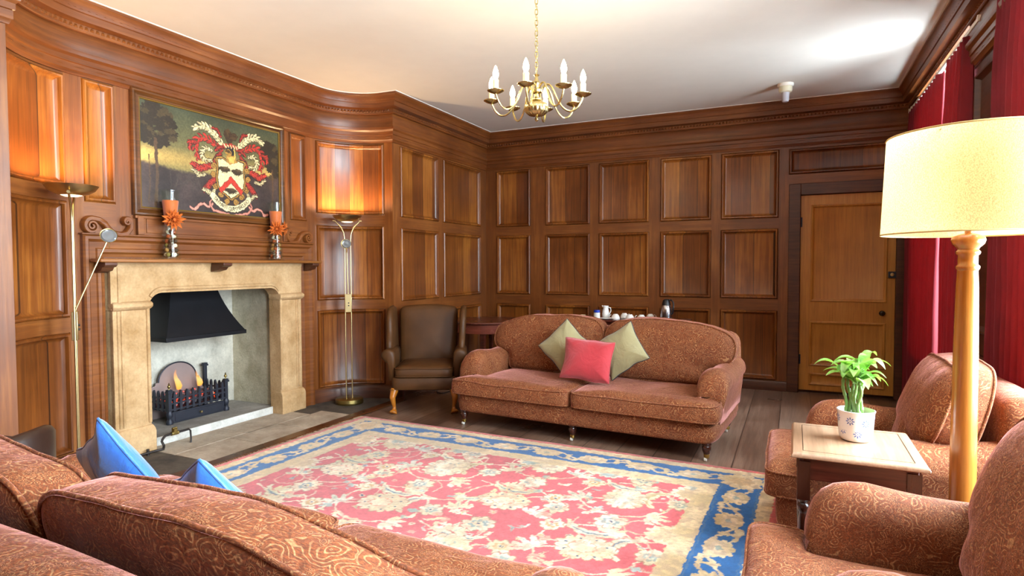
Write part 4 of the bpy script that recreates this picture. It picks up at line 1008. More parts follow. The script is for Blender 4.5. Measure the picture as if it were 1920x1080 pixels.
# ------------------------------------------------------------------ tea things on the long table
TZ = .7455
def cup(x, y, rz, lab, up=True):
    t = thing('cup', lab, 'cup', (x, y, TZ), rz)
    b = [(0, .058), (.024, .058), (.026, .052), (.038, .040), (.046, .018), (.049, .002), (.047, 0), (.044, .004), (.036, .036), (.022, .050), (0, .051)]
    MB().lathe(b, 32).build('cup_body', CHINA, t, ang=70)
    MB().tube([(.042*1.0+.004+.022*math.sin(q), 0, .030+.017*math.cos(q)) for q in [PI*k/10 for k in range(11)]], .004, 8).build('cup_handle', CHINA, t)
cup(-1.775, 6.45, R(190), 'white upturned cup nearest the milk jug on the tea table')
cup(-1.715, 6.60, R(30), 'white upturned cup behind, between the two cups nearest the jug')
cup(-1.615, 6.45, R(185), 'white upturned cup in the middle of the front row on the tea table')
cup(-1.49, 6.45, R(185), 'white upturned cup in the front row nearest the steel flask')
cup(-1.425, 6.60, R(40), 'white upturned cup in the back row nearest the steel flask')
t = thing('vacuum_flask', 'steel vacuum flask with black lid and handle at the end of the tea table', 'flask', (-1.235, 6.50, TZ), R(-20)); t.scale = (.92, .92, .90)
MB().lathe([(0, 0), (.066, 0), (.068, .006), (.067, .12), (.060, .165), (.050, .185), (0, .185)], 40).build('flask_body', plain('brushed_steel', 'b9b9bd', .22, 1.0, var=.1), t)
BLK = plain('black_plastic', '16161a', .3)
MB().lathe([(.052, .183), (.050, .19), (.043, .225), (.034, .245), (.0, .25)], 32).build('flask_lid', BLK, t)
MB().tube([(.035, 0, .238), (.07, 0, .245), (.092, 0, .215), (.094, 0, .15), (.085, 0, .09), (.066, 0, .075)], .009, 10).build('flask_handle', BLK, t)
MB().box(-.02, .05, -.012, .012, .240, .256).build('flask_lever', BLK, t, bevel=.004)
t = thing('milk_jug', 'tall white china milk jug behind the blue-lidded jar', 'jug', (-1.91, 6.53, TZ), R(10)); t.scale = (.82, .82, .84)
MB().lathe([(0, 0), (.04, 0), (.048, .02), (.050, .06), (.040, .11), (.034, .14), (.040, .165), (.038, .166), (.031, .14), (.036, .11), (.045, .06), (.04, .012), (0, .012)], 36).build('jug_body', CHINA, t, ang=70)
MB().tube([(.034, 0, .145), (.065, 0, .14), (.072, 0, .10), (.048, 0, .05)], .006, 8).build('jug_handle', CHINA, t)
MB().tube([(-.036, 0, .155), (-.052, 0, .168)], [.012, .006], 8).build('jug_spout', CHINA, t)
t = thing('lidded_jar', 'small white jar with a bright blue lid on the tea table', 'jar', (-1.985, 6.44, TZ))
MB().lathe([(0, 0), (.032, 0), (.036, .004), (.036, .065), (.030, .070), (0, .070)], 32).build('jar_body', CHINA, t)
l_ = MB().lathe([(0, .070), (.034, .070), (.035, .074), (.034, .096), (0, .098)], 32).build('jar_lid', plain('blue_lid', '2440b4', .35), t); l_['label'] = 'bright blue lid'
tag(MB().lathe([(0, 0), (.05, 0), (.085, .010), (.087, .013), (.05, .006), (0, .006)], 40).xf(Matrix.Translation((-1.875, 6.40, TZ))).build('saucer', CHINA), 'white saucer lying between the blue-lidded jar and the cups', 'saucer')
tag(MB().lathe([(0, 0), (.055, 0), (.105, .014), (.107, .017), (.055, .007), (0, .007)], 40).xf(Matrix.Translation((-2.17, 6.46, TZ))).build('biscuit_plate', CHINA), 'white plate of biscuits at the end of the tea table', 'plate')
BIS = [plain('biscuit', 'b98a4e', .8, var=.5), plain('biscuit_pale', 'd8c39a', .8, var=.4), plain('biscuit_dark', '3d2314', .7, var=.4)]
for k, (dx, dy, dz, m_) in enumerate(((-.05, 0, .010, 0), (.02, .03, .010, 1), (.03, -.035, .010, 0), (-.02, -.02, .026, 2), (.015, .0, .027, 1), (.06, .0, .012, 0))):
    o = MB().lathe([(0, 0), (.027, 0), (.03, .004), (.029, .010), (0, .013)], 20).xf(Matrix.Translation((-2.17+dx, 6.46+dy, TZ+dz))).build('biscuit', BIS[m_], None)
    tag(o, 'round biscuit on the white plate', 'biscuit', 'biscuits on the plate')
# cable on the floor behind the wing chair
pts = [Vector((-3.55+.38*q + .02*math.sin(q*14), 5.42+.10*math.sin(q*9), .007)) for q in [k/40 for k in range(41)]]
tag(MB().tube(pts, .005, 6).build('power_cable', BLK), 'thin black cable lying on the boards behind the wing armchair', 'cable')

# ------------------------------------------------------------------ raster patterns (rug weave and painted canvas) as colour attributes
class Ras:
    def __init__(s, W, H, step, bg, warp=0.0, wf=.03, seed=0):
        s.nx, s.ny = int(W/step)+1, int(H/step)+1; s.W, s.H = W, H
        x = np.linspace(0, W, s.nx); y = np.linspace(0, H, s.ny); s.X, s.Y = np.meshgrid(x, y)
        s.rs = np.random.RandomState(seed); s.x0, s.y0 = s.X.copy(), s.Y.copy()
        if warp:
            s.X = s.X + warp*(s.field(wf)-.5)*2; s.Y = s.Y + warp*(s.field(wf)-.5)*2
        s.img = np.zeros((s.ny, s.nx, 3)); s.img[:] = np.array(bg)/255
    def field(s, f):
        gx, gy = max(3, int(s.W/f)), max(3, int(s.H/f)); g = s.rs.rand(gy+1, gx+1)
        u = np.linspace(0, gx-1e-6, s.nx); w = np.linspace(0, gy-1e-6, s.ny); i = u.astype(int); j = w.astype(int); a = (u-i)[None, :]; b = (w-j)[:, None]
        a = a*a*(3-2*a); b = b*b*(3-2*b)
        return (g[j][:, i]*(1-a)*(1-b) + g[j][:, i+1]*a*(1-b) + g[j+1][:, i]*(1-a)*b + g[j+1][:, i+1]*a*b)
    def win(s, x0, x1, y0, y1, m=.03):
        dx = s.W/(s.nx-1); dy = s.H/(s.ny-1)
        i0, i1 = max(0, int((x0-m)/dx)), min(s.nx, int((x1+m)/dx)+2); j0, j1 = max(0, int((y0-m)/dy)), min(s.ny, int((y1+m)/dy)+2)
        return (slice(j0, j1), slice(i0, i1)) if i1 > i0 and j1 > j0 else None
    def put(s, w, mask, c, a=1.0):
        k = (mask*a)[..., None]; s.img[w] = s.img[w]*(1-k) + k*np.array(c)/255
    def poly(s, pts, c, a=1.0):
        xs = [p[0] for p in pts]; ys = [p[1] for p in pts]; w = s.win(min(xs), max(xs), min(ys), max(ys))
        if w is None: return
        X, Y = s.X[w], s.Y[w]; ins = np.zeros(X.shape, bool); n = len(pts)
        for k in range(n):
            (xa, ya), (xb, yb) = pts[k], pts[(k+1) % n]
            if ya == yb: continue
            ins ^= ((ya > Y) != (yb > Y)) & (X < (xb-xa)*(Y-ya)/(yb-ya)+xa)
        s.put(w, ins, c, a)
    def star(s, cx, cy, r, c, n=0, amp=0.0, ax=1.0, rot=0.0, ph=0.0, a=1.0, r_in=0.0, sq=.6):
        w = s.win(cx-r*1.3, cx+r*1.3, cy-r*1.3, cy+r*1.3)
        if w is None: return
        dx, dy = s.X[w]-cx, s.Y[w]-cy; u = dx*math.cos(rot)+dy*math.sin(rot); v = (-dx*math.sin(rot)+dy*math.cos(rot))/ax
        d = np.hypot(u, v); th = np.arctan2(v, u); lim = r*(1+amp*(np.abs(np.cos(n*th/2+ph))**sq*2-1)) if n else r
        s.put(w, (d < lim) & (d >= r_in*lim/max(r, 1e-6)), c, a)
    def stroke(s, pts, w0, c, taper=True, a=1.0, serr=0.0):
        P = resample(pts, max(8, len(pts)*3), False); n = len(P); xs = [p[0] for p in P]; ys = [p[1] for p in P]
        w = s.win(min(xs), max(xs), min(ys), max(ys), w0+.02)
        if w is None: return
        X, Y = s.X[w], s.Y[w]; m = np.zeros(X.shape, bool)
        for k in range(n-1):
            (xa, ya), (xb, yb) = P[k], P[k+1]; dx, dy = xb-xa, yb-ya; L = dx*dx+dy*dy+1e-12
            t = np.clip(((X-xa)*dx+(Y-ya)*dy)/L, 0, 1); d = np.hypot(X-xa-t*dx, Y-ya-t*dy); q = (k+t)/(n-1)
            ww = w0*np.sin(PI*np.clip(q*.86+.07, 0, 1))**.8 if taper else w0
            if serr: ww = ww*(1-serr*.5+serr*.5*np.cos(q*34))
            m |= d < ww
        s.put(w, m, c, a)
    def grid(s, name, fmap, mat, parent=None):
        lin = np.where(s.img <= .04045, s.img/12.92, ((s.img+.055)/1.055)**2.4)
        nx, ny = s.nx, s.ny; co = np.empty((ny*nx, 3), np.float32); fx, fy, fz = fmap(s.x0.ravel(), s.y0.ravel()); co[:, 0], co[:, 1], co[:, 2] = fx, fy, fz
        me = bpy.data.meshes.new(name); i = np.arange((ny-1)*nx).reshape(ny-1, nx)[:, :-1].ravel()
        q = np.stack([i, i+1, i+nx+1, i+nx], 1).astype(np.int32); nf = len(q)
        me.vertices.add(ny*nx); me.vertices.foreach_set('co', co.ravel()); me.loops.add(nf*4); me.loops.foreach_set('vertex_index', q.ravel())
        me.polygons.add(nf); me.polygons.foreach_set('loop_start', np.arange(0, nf*4, 4, dtype=np.int32)); me.polygons.foreach_set('loop_total', np.full(nf, 4, np.int32))
        me.update(calc_edges=True); at = me.color_attributes.new('pattern', 'FLOAT_COLOR', 'POINT')
        at.data.foreach_set('color', np.concatenate([lin.reshape(-1, 3), np.ones((ny*nx, 1))], 1).astype(np.float32).ravel())
        me.materials.append(mat); me.shade_smooth(); o = bpy.data.objects.new(name, me); COL.objects.link(o)
        if parent: o.parent = parent
        return o
def arcpts(cx, cy, r, a0, a1, n=14, ax=1.0): return [(cx+r*math.cos(a0+(a1-a0)*k/n), cy+ax*r*math.sin(a0+(a1-a0)*k/n)) for k in range(n+1)]
# ------------------------------------------------------------------ rug
RW, RH = 3.40, 2.50
RED, CREAM, BEIGE, BLUE, GREY, TAN, NAVY, OLV = (206, 92, 96), (232, 214, 186), (222, 196, 156), (30, 96, 156), (168, 178, 172), (196, 156, 108), (58, 74, 104), (172, 150, 104)
rg = Ras(RW, RH, .0058, BEIGE, .008, .022, 5)
def band(d0, d1, c):
    d = np.minimum(np.minimum(rg.X, RW-rg.X), np.minimum(rg.Y, RH-rg.Y)); rg.img[(d >= d0) & (d < d1)] = np.array(c)/255
band(-1, 9, RED)
# border: rosettes joined by scrolling leaves
def border(p, q, nrm, n):
    L = math.hypot(q[0]-p[0], q[1]-p[1]); ux, uy = (q[0]-p[0])/L, (q[1]-p[1])/L; rot = math.atan2(uy, ux)
    rg.stroke([(p[0]+ux*L*q/60+nrm[0]*.062*math.sin(PI*n*q/60), p[1]+uy*L*q/60+nrm[1]*.062*math.sin(PI*n*q/60)) for q in range(61)], .010, (224, 200, 162), False)
    for k in range(n):
        s_ = L*(k+.5)/n; cx, cy = p[0]+ux*s_, p[1]+uy*s_; sg = 1 if k % 2 else -1
        rg.star(cx, cy, .092, BEIGE, 10, .13, .72, rot, .3*k)
        rg.star(cx, cy, .060, (232, 206, 172), 8, .12, .7, rot); rg.star(cx, cy, .045, TAN, 7, .3, .7, rot, .4, .7, .7); rg.star(cx, cy, .020, GREY, 6, .25, .7, rot)
        for h in (-1, 1):
            ex, ey = cx+ux*L/n*.5*h, cy+uy*L/n*.5*h
            P = [(cx+ux*.08*h+nrm[0]*.03*sg*h, cy+uy*.08*h+nrm[1]*.03*sg*h), (cx+ux*.12*h+nrm[0]*.062*sg*h, cy+uy*.12*h+nrm[1]*.062*sg*h), (ex+nrm[0]*.06*sg*h, ey+nrm[1]*.06*sg*h), (ex, ey)]
            rg.stroke(P, .015, BEIGE, True, 1, .5); 
            rg.stroke([(ex+nrm[0]*.05*sg*h, ey+nrm[1]*.05*sg*h), (ex+ux*.03+nrm[0]*.075*sg*h, ey+uy*.03+nrm[1]*.075*sg*h), (ex+ux*.07+nrm[0]*.07*sg*h, ey+uy*.07+nrm[1]*.07*sg*h), (ex+ux*.085+nrm[0]*.045*sg*h, ey+uy*.085+nrm[1]*.045*sg*h)], .014, (226, 206, 170), True, 1, .5)
            rg.star(ex+nrm[0]*.015*h, ey+nrm[1]*.015*h, .016, (214, 190, 150), 5, .3)
def cl(c, f): return tuple(min(255, v*f) for v in c)
def palmette(cx, cy, r, rot, warm):
    rg.star(cx, cy, r*1.05, (176, 130, 100), 15, .12, .82, rot); rg.star(cx, cy, r, CREAM, 15, .12, .82, rot); rg.star(cx, cy, r*.86, (224, 204, 170), 15, .16, .82, rot, .5); rg.star(cx, cy, r*.80, CREAM, 15, .14, .82, rot, .5)
    for k in range(15):
        a = rot+2*PI*k/15; x, y = cx+r*.78*math.cos(a), cy+r*.66*math.sin(a)
        rg.stroke([(cx+r*.55*math.cos(a), cy+r*.46*math.sin(a)), (x, y)], .005, (206, 178, 140), True)
        if k % 2: rg.star(x, y, r*.055, NAVY if warm else GREY)
    c2 = (214, 140, 112) if warm else GREY
    rg.star(cx-r*.1, cy, r*.50, c2, 12, .08, .8, rot); rg.star(cx-r*.1, cy, r*.44, (236, 216, 190), 9, .12, .8, rot)
    rg.star(cx-r*.1, cy, r*.30, c2, 7, .25, .75, rot, .6, .8, .55); rg.star(cx-r*.1, cy, r*.12, CREAM, 5, .2)
def rosette(cx, cy, r, c):
    rg.star(cx, cy, r*1.1, (170, 130, 104), 8, .22); rg.star(cx, cy, r, CREAM, 8, .22); rg.star(cx, cy, r*.55, c, 7, .25); rg.star(cx, cy, r*.3, CREAM, 5, .2); rg.star(cx, cy, r*.14, NAVY)
def sickle(cx, cy, r, a0, sw, c, rib):
    P = arcpts(cx, cy, r, a0, a0+sw, 10, .9); rg.stroke(P, .040, (168, 132, 104), True, 1, .45); rg.stroke(P, .035, c, True, 1, .45); rg.stroke(P[1:-1], .012, rib, True, .8); rg.stroke(P[2:-2], .004, NAVY if rib == GREY else TAN, True, .7)
def spray(cx, cy, rot, l, c=CREAM):
    for k in (-2, -1, 0, 1, 2): 
        a = rot+k*.55; rg.stroke([(cx, cy), (cx+l*.55*math.cos(a+.15*k), cy+l*.5*math.sin(a+.15*k)), (cx+l*math.cos(a)*(1-.12*abs(k)), cy+l*math.sin(a)*(1-.12*abs(k)))], .020, c, True, 1, .35)
    rg.stroke([(cx, cy), (cx+l*.8*math.cos(rot), cy+l*.8*math.sin(rot))], .004, GREY, True, .8)
def vine(P):
    rg.stroke(P, .0065, (236, 206, 180), False)
rr = random.Random(12)
xa, xb, ya = .50, RW-.50, -.2
cols_ = 4; dx = (xb-xa)/cols_; dy = .66
cells = [(xa+dx*(i+.5), ya+dy*(j+.35)+(dy*.5 if i % 2 else 0), i, j) for i in range(cols_) for j in range(6)]
for cx, cy, i, j in cells:      # vines first
    vine(arcpts(cx, cy, .26, rr.uniform(0, 6), rr.uniform(7, 10), 26, .95)); vine([(cx, cy), (cx+.14, cy+.13), (cx+dx*.5, cy+dy*.3), (cx+dx, cy+dy*.5)])
    vine([(cx, cy), (cx-.12, cy+.17), (cx-dx*.45, cy+dy*.34)])
for cx, cy, i, j in cells:
    s_ = 1 if i % 2 else -1
    sickle(cx+.26*s_, cy+.05, .15, R(100 if s_ > 0 else 260), R(135), CREAM if j % 2 else (214, 204, 166), OLV if (i+j) % 2 else GREY)
    sickle(cx-.02, cy+.30, .17, R(200), R(130), (226, 212, 180), GREY)
    spray(cx-.22*s_, cy-.10, R(110+40*s_), .13, (218, 214, 200)); spray(cx+.18*s_, cy-.2, R(60-60*s_), .12); spray(cx+.05*s_, cy+.20, R(70), .11, (224, 208, 172))
    rosette(cx+dx*.5, cy+.04, .060, GREY); rosette(cx-.24*s_, cy+.16, .055, TAN); rosette(cx+.02, cy+dy*.5, .072, (148, 160, 160))
    for k in range(9):
        a = rr.uniform(0, 6.28); d = rr.uniform(.2, .34); x, y = cx+d*math.cos(a), cy+d*math.sin(a)
        rg.star(x, y, rr.uniform(.016, .030), rr.choice([CREAM, CREAM, (226, 206, 168), GREY, (222, 150, 130)]), rr.choice([4, 5, 6]), .35, .8, a)
        if k % 3 == 0: rg.stroke([(x, y), (x+.04*math.cos(a+1), y+.04*math.sin(a+1)), (x+.07*math.cos(a+1.6), y+.07*math.sin(a+1.6))], .012, CREAM, True)
for k in range(190):
    x, y = rr.uniform(xa, xb), rr.uniform(.05, RH-.45); a = rr.uniform(0, 6.28); c = rr.choice([(222, 206, 178), (206, 190, 160), (196, 200, 190), (226, 170, 150), (214, 190, 140), (170, 176, 176)]); l = rr.uniform(.03, .075)
    if k % 3: rg.stroke([(x, y), (x+l*.6*math.cos(a), y+l*.6*math.sin(a)), (x+l*math.cos(a+.5), y+l*math.sin(a+.5))], rr.uniform(.007, .013), c, True, 1, .3); rg.stroke([(x, y), (x+l*.6*math.cos(a), y+l*.6*math.sin(a))], .0035, rr.choice([(120, 110, 100), (150, 60, 62), NAVY]), True, .6)
    else: rg.star(x, y, rr.uniform(.014, .026), c, rr.choice([5, 6, 7]), .3, .85, a); rg.star(x, y, .008, rr.choice([NAVY, TAN, (190, 80, 80)]))
for k in range(26): x, y = rr.uniform(xa, xb), rr.uniform(.05, RH-.5); rg.stroke(arcpts(x, y, rr.uniform(.06, .13), rr.uniform(0, 6), rr.uniform(7, 9), 12), .005, (228, 190, 164), False, .9)
for cx, cy, i, j in cells: palmette(cx, cy, .135 if (i+j) % 3 else .16, R(90*((i+j) % 4)), (i+j) % 2 == 0)
for x in (xa-.02, xb+.02):
    for j in range(5): rg.star(x, .12+j*.60, .10, CREAM, 13, .14, 1.0); rg.star(x, .12+j*.6, .07, TAN, 9, .2, a=.5)
for k in range(6): rg.star(xa+.25+k*.55, RH-.46, .085, CREAM, 12, .16, .8); rg.star(xa+.25+k*.55, RH-.47, .05, GREY, 8, .3)
band(-1, .012, (176, 120, 96)); band(.012, .045, (206, 96, 92)); band(.045, .12, BEIGE); band(.12, .355, BLUE); band(.355, .465, BEIGE)
band(.128, .138, (70, 110, 150)); band(.338, .346, (70, 110, 150))
m_ = .2375
border((m_+.12, RH-m_), (RW-m_-.12, RH-m_), (0, 1), 8); border((m_, .1), (m_, RH-m_-.12), (1, 0), 6); border((RW-m_, .1), (RW-m_, RH-m_-.12), (1, 0), 6)
for x in (m_, RW-m_): rg.star(x, RH-m_, .115, BEIGE, 10, .14); rg.star(x, RH-m_, .06, TAN, 8, .2, a=.6)
fade = .90+.22*rg.field(.5); rg.img *= fade[..., None]; rg.img *= (.93+.14*rg.field(.012))[..., None]; rg.img *= (.95+.1*rg.field(.05))[..., None]
br = np.clip((rg.img.min(2)-.5)/.15, 0, 1)*np.clip((rg.field(.10)-.42)*3.2, 0, 1)*.75; rg.img = rg.img*(1-br[..., None]) + br[..., None]*rg.img*np.array([.89, .87, .79])
b2 = np.clip((rg.img.min(2)-.45)/.15, 0, 1)*np.clip((rg.field(.03)-.55)*5, 0, 1)*.5; rg.img = rg.img*(1-b2[..., None]) + b2[..., None]*np.array([.72, .60, .50])
rg.img = np.clip(rg.img*.97, 0, 1)
def edge(x, y):
    dd = np.minimum(np.minimum(x, RW-x), np.minimum(y, RH-y)); return x-RW/2, y-RH/2, np.where(dd < 1e-6, 0.0, .010)
RUG = rg.grid('patterned_rug', edge, vcol('rug_wool', .95, .35, .25, .1, .6))
RUG.location = (-1.765, 2.91, .0005); RUG.rotation_euler.z = R(-1.7)
tag(RUG, 'large faded red and cream floral rug with a blue border on the wooden floor', 'rug')
fr = MB(); rr = random.Random(3)
for sx in (-1,):
    for k in range(150):
        y = -RH/2 + RH*(k+.5)/150; l = rr.uniform(.03, .055); fr.tube([(sx*(RW/2-.004), y, .005), (sx*(RW/2+l*.5), y+rr.uniform(-.006, .006), .004), (sx*(RW/2+l), y+rr.uniform(-.01, .01), .0025)], .0028, 5)
f_ = fr.build('fringe', plain('fringe_wool', 'c9a88c', .95), RUG); f_['label'] = 'pale knotted fringe'; f_['kind'] = 'stuff'

# ------------------------------------------------------------------ painted coat of arms
PW, PH = 1.27, .768
pa = Ras(PW/PH, 1.0, .0042, (60, 56, 42), .006, .02, 9)
X, Y = pa.X, pa.Y; n1, n2 = pa.field(.22), pa.field(.05)
t = np.clip(Y/.56, 0, 1)[..., None]
sky = np.array([62, 66, 48])*(1-t) + np.array([122, 112, 66])*t
glow = np.exp(-((Y-.50)/.085)**2)[..., None]*(.55+.45*n1[..., None]); sky = sky*(1-glow) + np.array([214, 172, 92])*glow
pa.img = (sky*(.82+.3*n1[..., None]))/255
land = np.clip((Y-.54-.05*np.sin(X*3.0)-.02*n2)/.03, 0, 1)[..., None]; ground = np.array([58, 46, 42])*(.7+.6*n1[..., None])*(.9+.2*n2[..., None])
pa.img = pa.img*(1-land) + land*ground/255
rr = random.Random(8); DK, DK2 = (44, 36, 26), (66, 54, 34)
for cx, cy, sx, sy, n in ((.17, .22, .19, .20, 150), (1.53, .30, .13, .17, 90), (1.58, .42, .09, .12, 40)):
    for k in range(n):
        a = rr.uniform(0, 6.28); q = math.sqrt(rr.random()); pa.star(cx+sx*q*math.cos(a), cy+sy*q*math.sin(a), rr.uniform(.02, .042), DK if rr.random() < .75 else DK2, 7, .3, .7, 0, rr.random()*3)
for x, y0, y1, w in ((.16, .35, .98, .016), (1.55, .45, .9, .010), (.09, .5, .95, .006)): pa.stroke([(x, y0), (x+.01, (y0+y1)/2), (x-.01, y1)], w, (78, 58, 40), False)
for k in range(26): pa.stroke([(rr.uniform(.3, .65), .6), (rr.uniform(.3, .65), .8)], .004, (70, 60, 52), True, .5)
cx = .600*PW/PH; REDP, CRM, GOLD, BRN = (166, 50, 40), (204, 188, 140), (160, 118, 54), (52, 34, 22)
def lobe(x, y, a, l, w, curl, c):
    P = []; px, py, aa = x, y, a
    for k in range(9): P.append((px, py)); px += l/9*math.cos(aa); py += l/9*math.sin(aa); aa += curl/9
    pa.stroke(P, w+.007, (46, 28, 20), True, .85); pa.stroke(P, w, c, True); pa.stroke([(p[0]+.004, p[1]-.004) for p in P[1:-1]], w*.35, cl(c, 1.18), True, .7)
    return P
def acanth(x, y, a, l, c, s):
    for k in (-2, 2, -1, 1, 0): lobe(x, y, a+.42*k, l*(1-.12*abs(k)), l*.13, (.9*k+.5*s), c)
def plume(P, l, c, s):
    Q = resample(P, 11, False); n = len(Q)
    for k in range(n):
        a = math.atan2(Q[min(k+1, n-1)][1]-Q[max(k-1, 0)][1], Q[min(k+1, n-1)][0]-Q[max(k-1, 0)][0]); ll = l*(.55+.45*math.sin(PI*(k+1)/(n+1)))
        for side in (-1, 1): lobe(Q[k][0], Q[k][1], a+side*.95, ll*(.85 if side*s > 0 else 1.05), ll*.17, -side*.9, cl(c, .82 if (k+(side > 0)) % 3 == 0 else 1.0))
    lobe(Q[-2][0], Q[-2][1], a, l*1.1, l*.2, .5*s, c); pa.stroke(Q, l*.10, cl(c, .7), True); pa.stroke(Q, l*.06, cl(c, 1.12), True)
for s in (1, -1):
    for c, l, pth in ((REDP, .075, [(.10, .34), (.20, .28), (.30, .235), (.38, .26), (.42, .34), (.39, .45)]), (REDP, .05, [(.12, .36), (.17, .42), (.21, .49)]),
                      (REDP, .065, [(.19, .50), (.29, .53), (.37, .56), (.44, .53)]), (REDP, .045, [(.40, .30), (.47, .31), (.48, .36)]), (REDP, .062, [(.18, .62), (.25, .69), (.31, .755)]),
                      (CRM, .036, [(.30, .61), (.38, .63), (.45, .58)]), (CRM, .045, [(.19, .74), (.24, .80), (.32, .77)]), (CRM, .05, [(.22, .36), (.30, .335), (.35, .40), (.32, .46), (.25, .455)]),
                      (CRM, .078, [(.08, .30), (.15, .22), (.24, .145), (.33, .12), (.41, .16)]), (REDP, .035, [(.07, .30), (.13, .30), (.18, .34)]), (REDP, .03, [(.12, .20), (.16, .13), (.21, .12)])):
        plume([(cx+s*a, b) for a, b in pth], l, c, s)
    for (dx, y, r, tn) in ((.19, .50, .034, 1), (.20, .60, .03, -1), (.175, .71, .034, 1), (.12, .80, .032, -1), (.05, .855, .03, 1), (.155, .43, .026, 1)):
        P = [(cx+s*(dx*1.08+(r*(1-k/22))*math.cos(tn*k*.5)), y+(r*(1-k/22))*math.sin(tn*k*.5)) for k in range(20)]; pa.stroke(P, .012, BRN, False); pa.stroke(P, .007, GOLD, False)
shd = [(-.165, .43), (-.10, .415), (-.05, .44), (0, .455), (.05, .44), (.10, .415), (.165, .43), (.15, .52), (.165, .62), (.155, .70), (.09, .77), (0, .825), (-.09, .77), (-.155, .70), (-.165, .62), (-.15, .52)]
pa.poly([(cx+x*1.16, .61+(y-.61)*1.14) for x, y in shd], BRN); pa.poly([(cx+x*1.11, .61+(y-.61)*1.09) for x, y in shd], GOLD); pa.poly([(cx+x*1.03, .61+(y-.61)*1.03) for x, y in shd], BRN)
pa.poly([(cx+x*.98, .61+(y-.61)*.98) for x, y in shd], (208, 194, 148))
pa.poly([(cx-.155, .735), (cx, .585), (cx+.155, .735), (cx+.125, .785), (cx, .665), (cx-.125, .785)], (120, 34, 26)); pa.poly([(cx-.150, .735), (cx, .593), (cx+.150, .735), (cx+.123, .775), (cx, .657), (cx-.123, .775)], (184, 54, 40))
for bx, by in ((-.078, .525), (.078, .535), (0, .745)):
    pa.star(cx+bx, by, .064, (60, 46, 30), 11, .2, .40); pa.star(cx+bx-.056, by-.004, .022, (60, 46, 30), ax=.7); pa.star(cx+bx+.02, by-.02, .026, (88, 68, 44), 6, .4, .4)
    for q in (-.025, -.01, .012, .028): pa.stroke([(cx+bx+q, by+.012), (cx+bx+q-.006, by+.034)], .004, (52, 40, 28), False)
pa.star(cx, .325, .062, (40, 36, 34), ax=1.15); pa.star(cx-.03, .34, .045, GOLD, ax=.7, rot=.3); pa.star(cx-.035, .33, .03, (70, 52, 30), 5, .3, .5, .3); pa.poly([(cx-.06, .375), (cx+.05, .37), (cx+.075, .43), (cx-.02, .47), (cx-.05, .44)], GOLD); pa.poly([(cx-.04, .39), (cx+.03, .385), (cx+.05, .42), (cx-.015, .45)], (206, 166, 82))
pa.stroke([(cx+.045, .30), (cx+.055, .37), (cx+.03, .44)], .007, (206, 166, 82), False)
pa.stroke([(cx-.085, .275), (cx, .255), (cx+.085, .275)], .016, REDP, False); 
for q in range(5): pa.stroke([(cx-.075+q*.036, .262), (cx-.06+q*.036, .285)], .007, CRM, False)
pa.star(cx-.015, .18, .05, (60, 44, 26), ax=1.3); 
for a, l in ((-150, .10), (-130, .11), (-30, .12), (-45, .11), (-15, .10)): lobe(cx-.01, .19, R(a), l, .022, .5, (66, 48, 28))
pa.star(cx-.03, .115, .024, (74, 54, 30)); pa.stroke([(cx-.02, .23), (cx-.03, .26)], .007, (60, 44, 26), False)
for s in (-1, 1):      # pink ribbon tails
    P = [(cx+s*(.235-.0*k)+s*.05*k+.0, .90+.028*math.sin(k*1.9)+.012*k) for k in range(6)]; pa.stroke(P, .016, (96, 52, 44), False); pa.stroke(P, .011, (206, 138, 118), False)
    P = [(cx+s*.24, .85), (cx+s*.27, .90), (cx+s*.22, .965), (cx+s*.12, .985), (cx+s*.03, .99)]; pa.stroke(P, .015, (96, 52, 44), True); pa.stroke(P, .010, (196, 128, 108), True)
MA = [(cx+.285*math.sin(q), .62+.315*math.cos(q)) for q in [R(-52+104*k/24) for k in range(25)]]
pa.stroke(MA, .038, BRN, False); pa.stroke(MA, .033, (224, 204, 156), False)
pa.img *= (.9+.2*pa.field(.012))[..., None]; pa.img = np.clip(pa.img, 0, 1)
PT = thing('heraldic_painting', 'old framed painting of a red and cream coat of arms above the mantel', 'painting', (XL, 3.37, 2.14))
S_ = PH
pcv = pa.grid('canvas', lambda x, y: (np.full_like(x, .016), -.635+x*S_, PH/2 - y*S_), vcol('old_oil_paint', .38, .25, 0, .45, .25), PT)
fp = [(0, 0), (0, .024), (.006, .034), (.018, .036), (.026, .026), (.034, .022), (.044, .030), (.052, .030), (.058, .014)]
mb = MB(); secs = []
y0, y1, z0, z1 = -.69, .69, -.442, .442
for (y, z, sy, sz) in ((y0, z0, 1, 1), (y0, z1, 1, -1), (y1, z1, -1, -1), (y1, z0, -1, 1), (y0, z0, 1, 1)): secs.append([(d, y+sy*i, z+sz*i) for i, d in fp])
mb.loft(secs, cap=False).build('picture_frame', wood('frame_oak', '2a150a', '55300f', '7f4c20', 'h', rough=.35), PT, ang=30)
mb = MB(); secs = []
for (y, z, sy, sz) in ((y0, z0, 1, 1), (y0, z1, 1, -1), (y1, z1, -1, -1), (y1, z0, -1, 1), (y0, z0, 1, 1)): secs.append([(d, y+sy*i, z+sz*i) for i, d in ((.054, .016), (.054, .026), (.062, .024), (.064, .016))])
sl_ = mb.loft(secs, cap=False).build('gilt_slip', plain('old_gilt', '8a6a30', .4, .7), PT, ang=30); sl_['label'] = 'thin gilt inner edge'
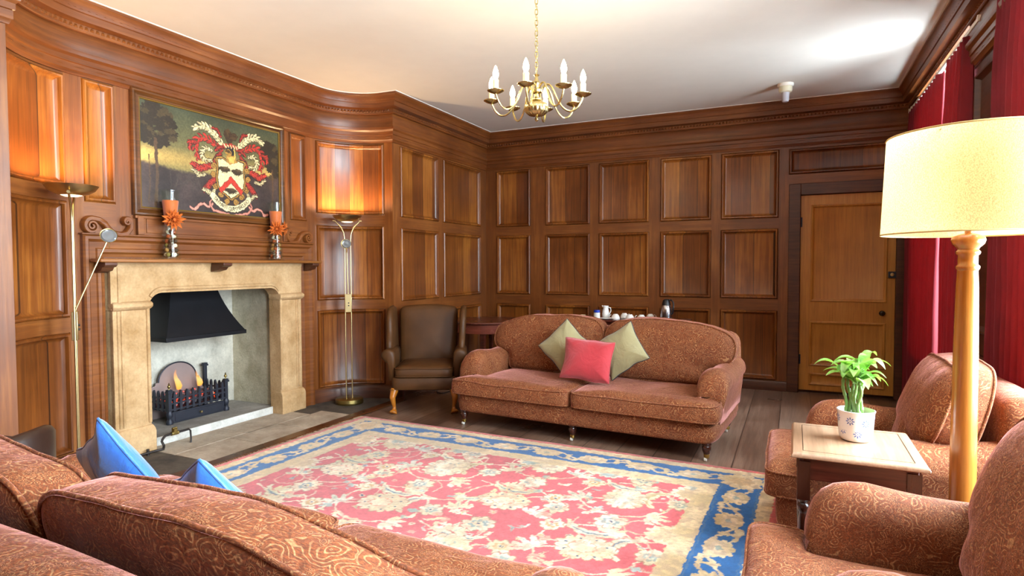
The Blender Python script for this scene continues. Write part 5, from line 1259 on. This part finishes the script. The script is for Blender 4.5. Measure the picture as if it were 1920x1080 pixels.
# motto lettering, one glyph at a time along the ribbon
txt = 'TAM MARTI QUAM MERCURIO'; mb = MB(); dg = None
for k, ch in enumerate(txt):
    if ch == ' ': continue
    fc = bpy.data.curves.new('motto_glyph', 'FONT'); fc.body = ch; fc.size = .046*S_*1.25; fc.align_x = 'CENTER'; fc.align_y = 'CENTER'
    ob = bpy.data.objects.new('motto_glyph', fc); COL.objects.link(ob); dg = bpy.context.evaluated_depsgraph_get(); me = bpy.data.meshes.new_from_object(ob.evaluated_get(dg))
    q = R(-46+92*k/(len(txt)-1)); px, py = cx+.285*math.sin(q), .62+.315*math.cos(q)
    tx, ty = .285*math.cos(q), -.315*math.sin(q); an = math.atan2(-ty, tx)
    st_ = len(mb.v)
    for v_ in me.vertices:
        a, b = v_.co.x*.85, v_.co.y; mb.v.append((.0175, -.635+px*S_ + a*math.cos(an)-b*math.sin(an), PH/2-py*S_ + a*math.sin(an)+b*math.cos(an)))
    for p_ in me.polygons: mb.f.append(tuple(st_+i for i in p_.vertices)); mb.m.append(0)
    bpy.data.objects.remove(ob); bpy.data.meshes.remove(me); bpy.data.curves.remove(fc)
mb.build('motto_lettering', plain('lettering_ink', '2a1c12', .6), PT, weld=False, fixn=False)
# ------------------------------------------------------------------ light
W = bpy.data.worlds.new('world'); SC.world = W; W.use_nodes = True
bg = W.node_tree.nodes['Background']; bg.inputs[0].default_value = (.86, .93, 1, 1); bg.inputs[1].default_value = SKY
def area(name, loc, rot, sx, sy, e, c):
    l = bpy.data.lights.new(name, 'AREA'); l.shape = 'RECTANGLE'; l.size = sx; l.size_y = sy; l.energy = e; l.color = c
    o = bpy.data.objects.new(name, l); COL.objects.link(o); o.location = loc; o.rotation_euler = rot; return o
for k, (a, b) in enumerate(WIN):
    area('daylight', (1.62, (a+b)/2, (SILL+HEAD)/2+.25), (0, R(80), 0), HEAD-SILL+.2, b-a+.1, DAY[k], (.93, .97, 1))
SC.view_settings.view_transform = 'Standard'; SC.view_settings.look = 'None'; SC.view_settings.exposure = EXPO; SC.view_settings.gamma = 1
SC.view_settings.use_curve_mapping = False
SC.cycles.use_denoising = True
try: SC.cycles.denoiser = 'OPENIMAGEDENOISE'
except Exception: pass
SC.cycles.max_bounces = 8; SC.cycles.diffuse_bounces = 4; SC.cycles.glossy_bounces = 3; SC.cycles.transparent_max_bounces = 12
SC.cycles.sample_clamp_indirect = 6; SC.cycles.caustics_reflective = False; SC.cycles.caustics_refractive = False
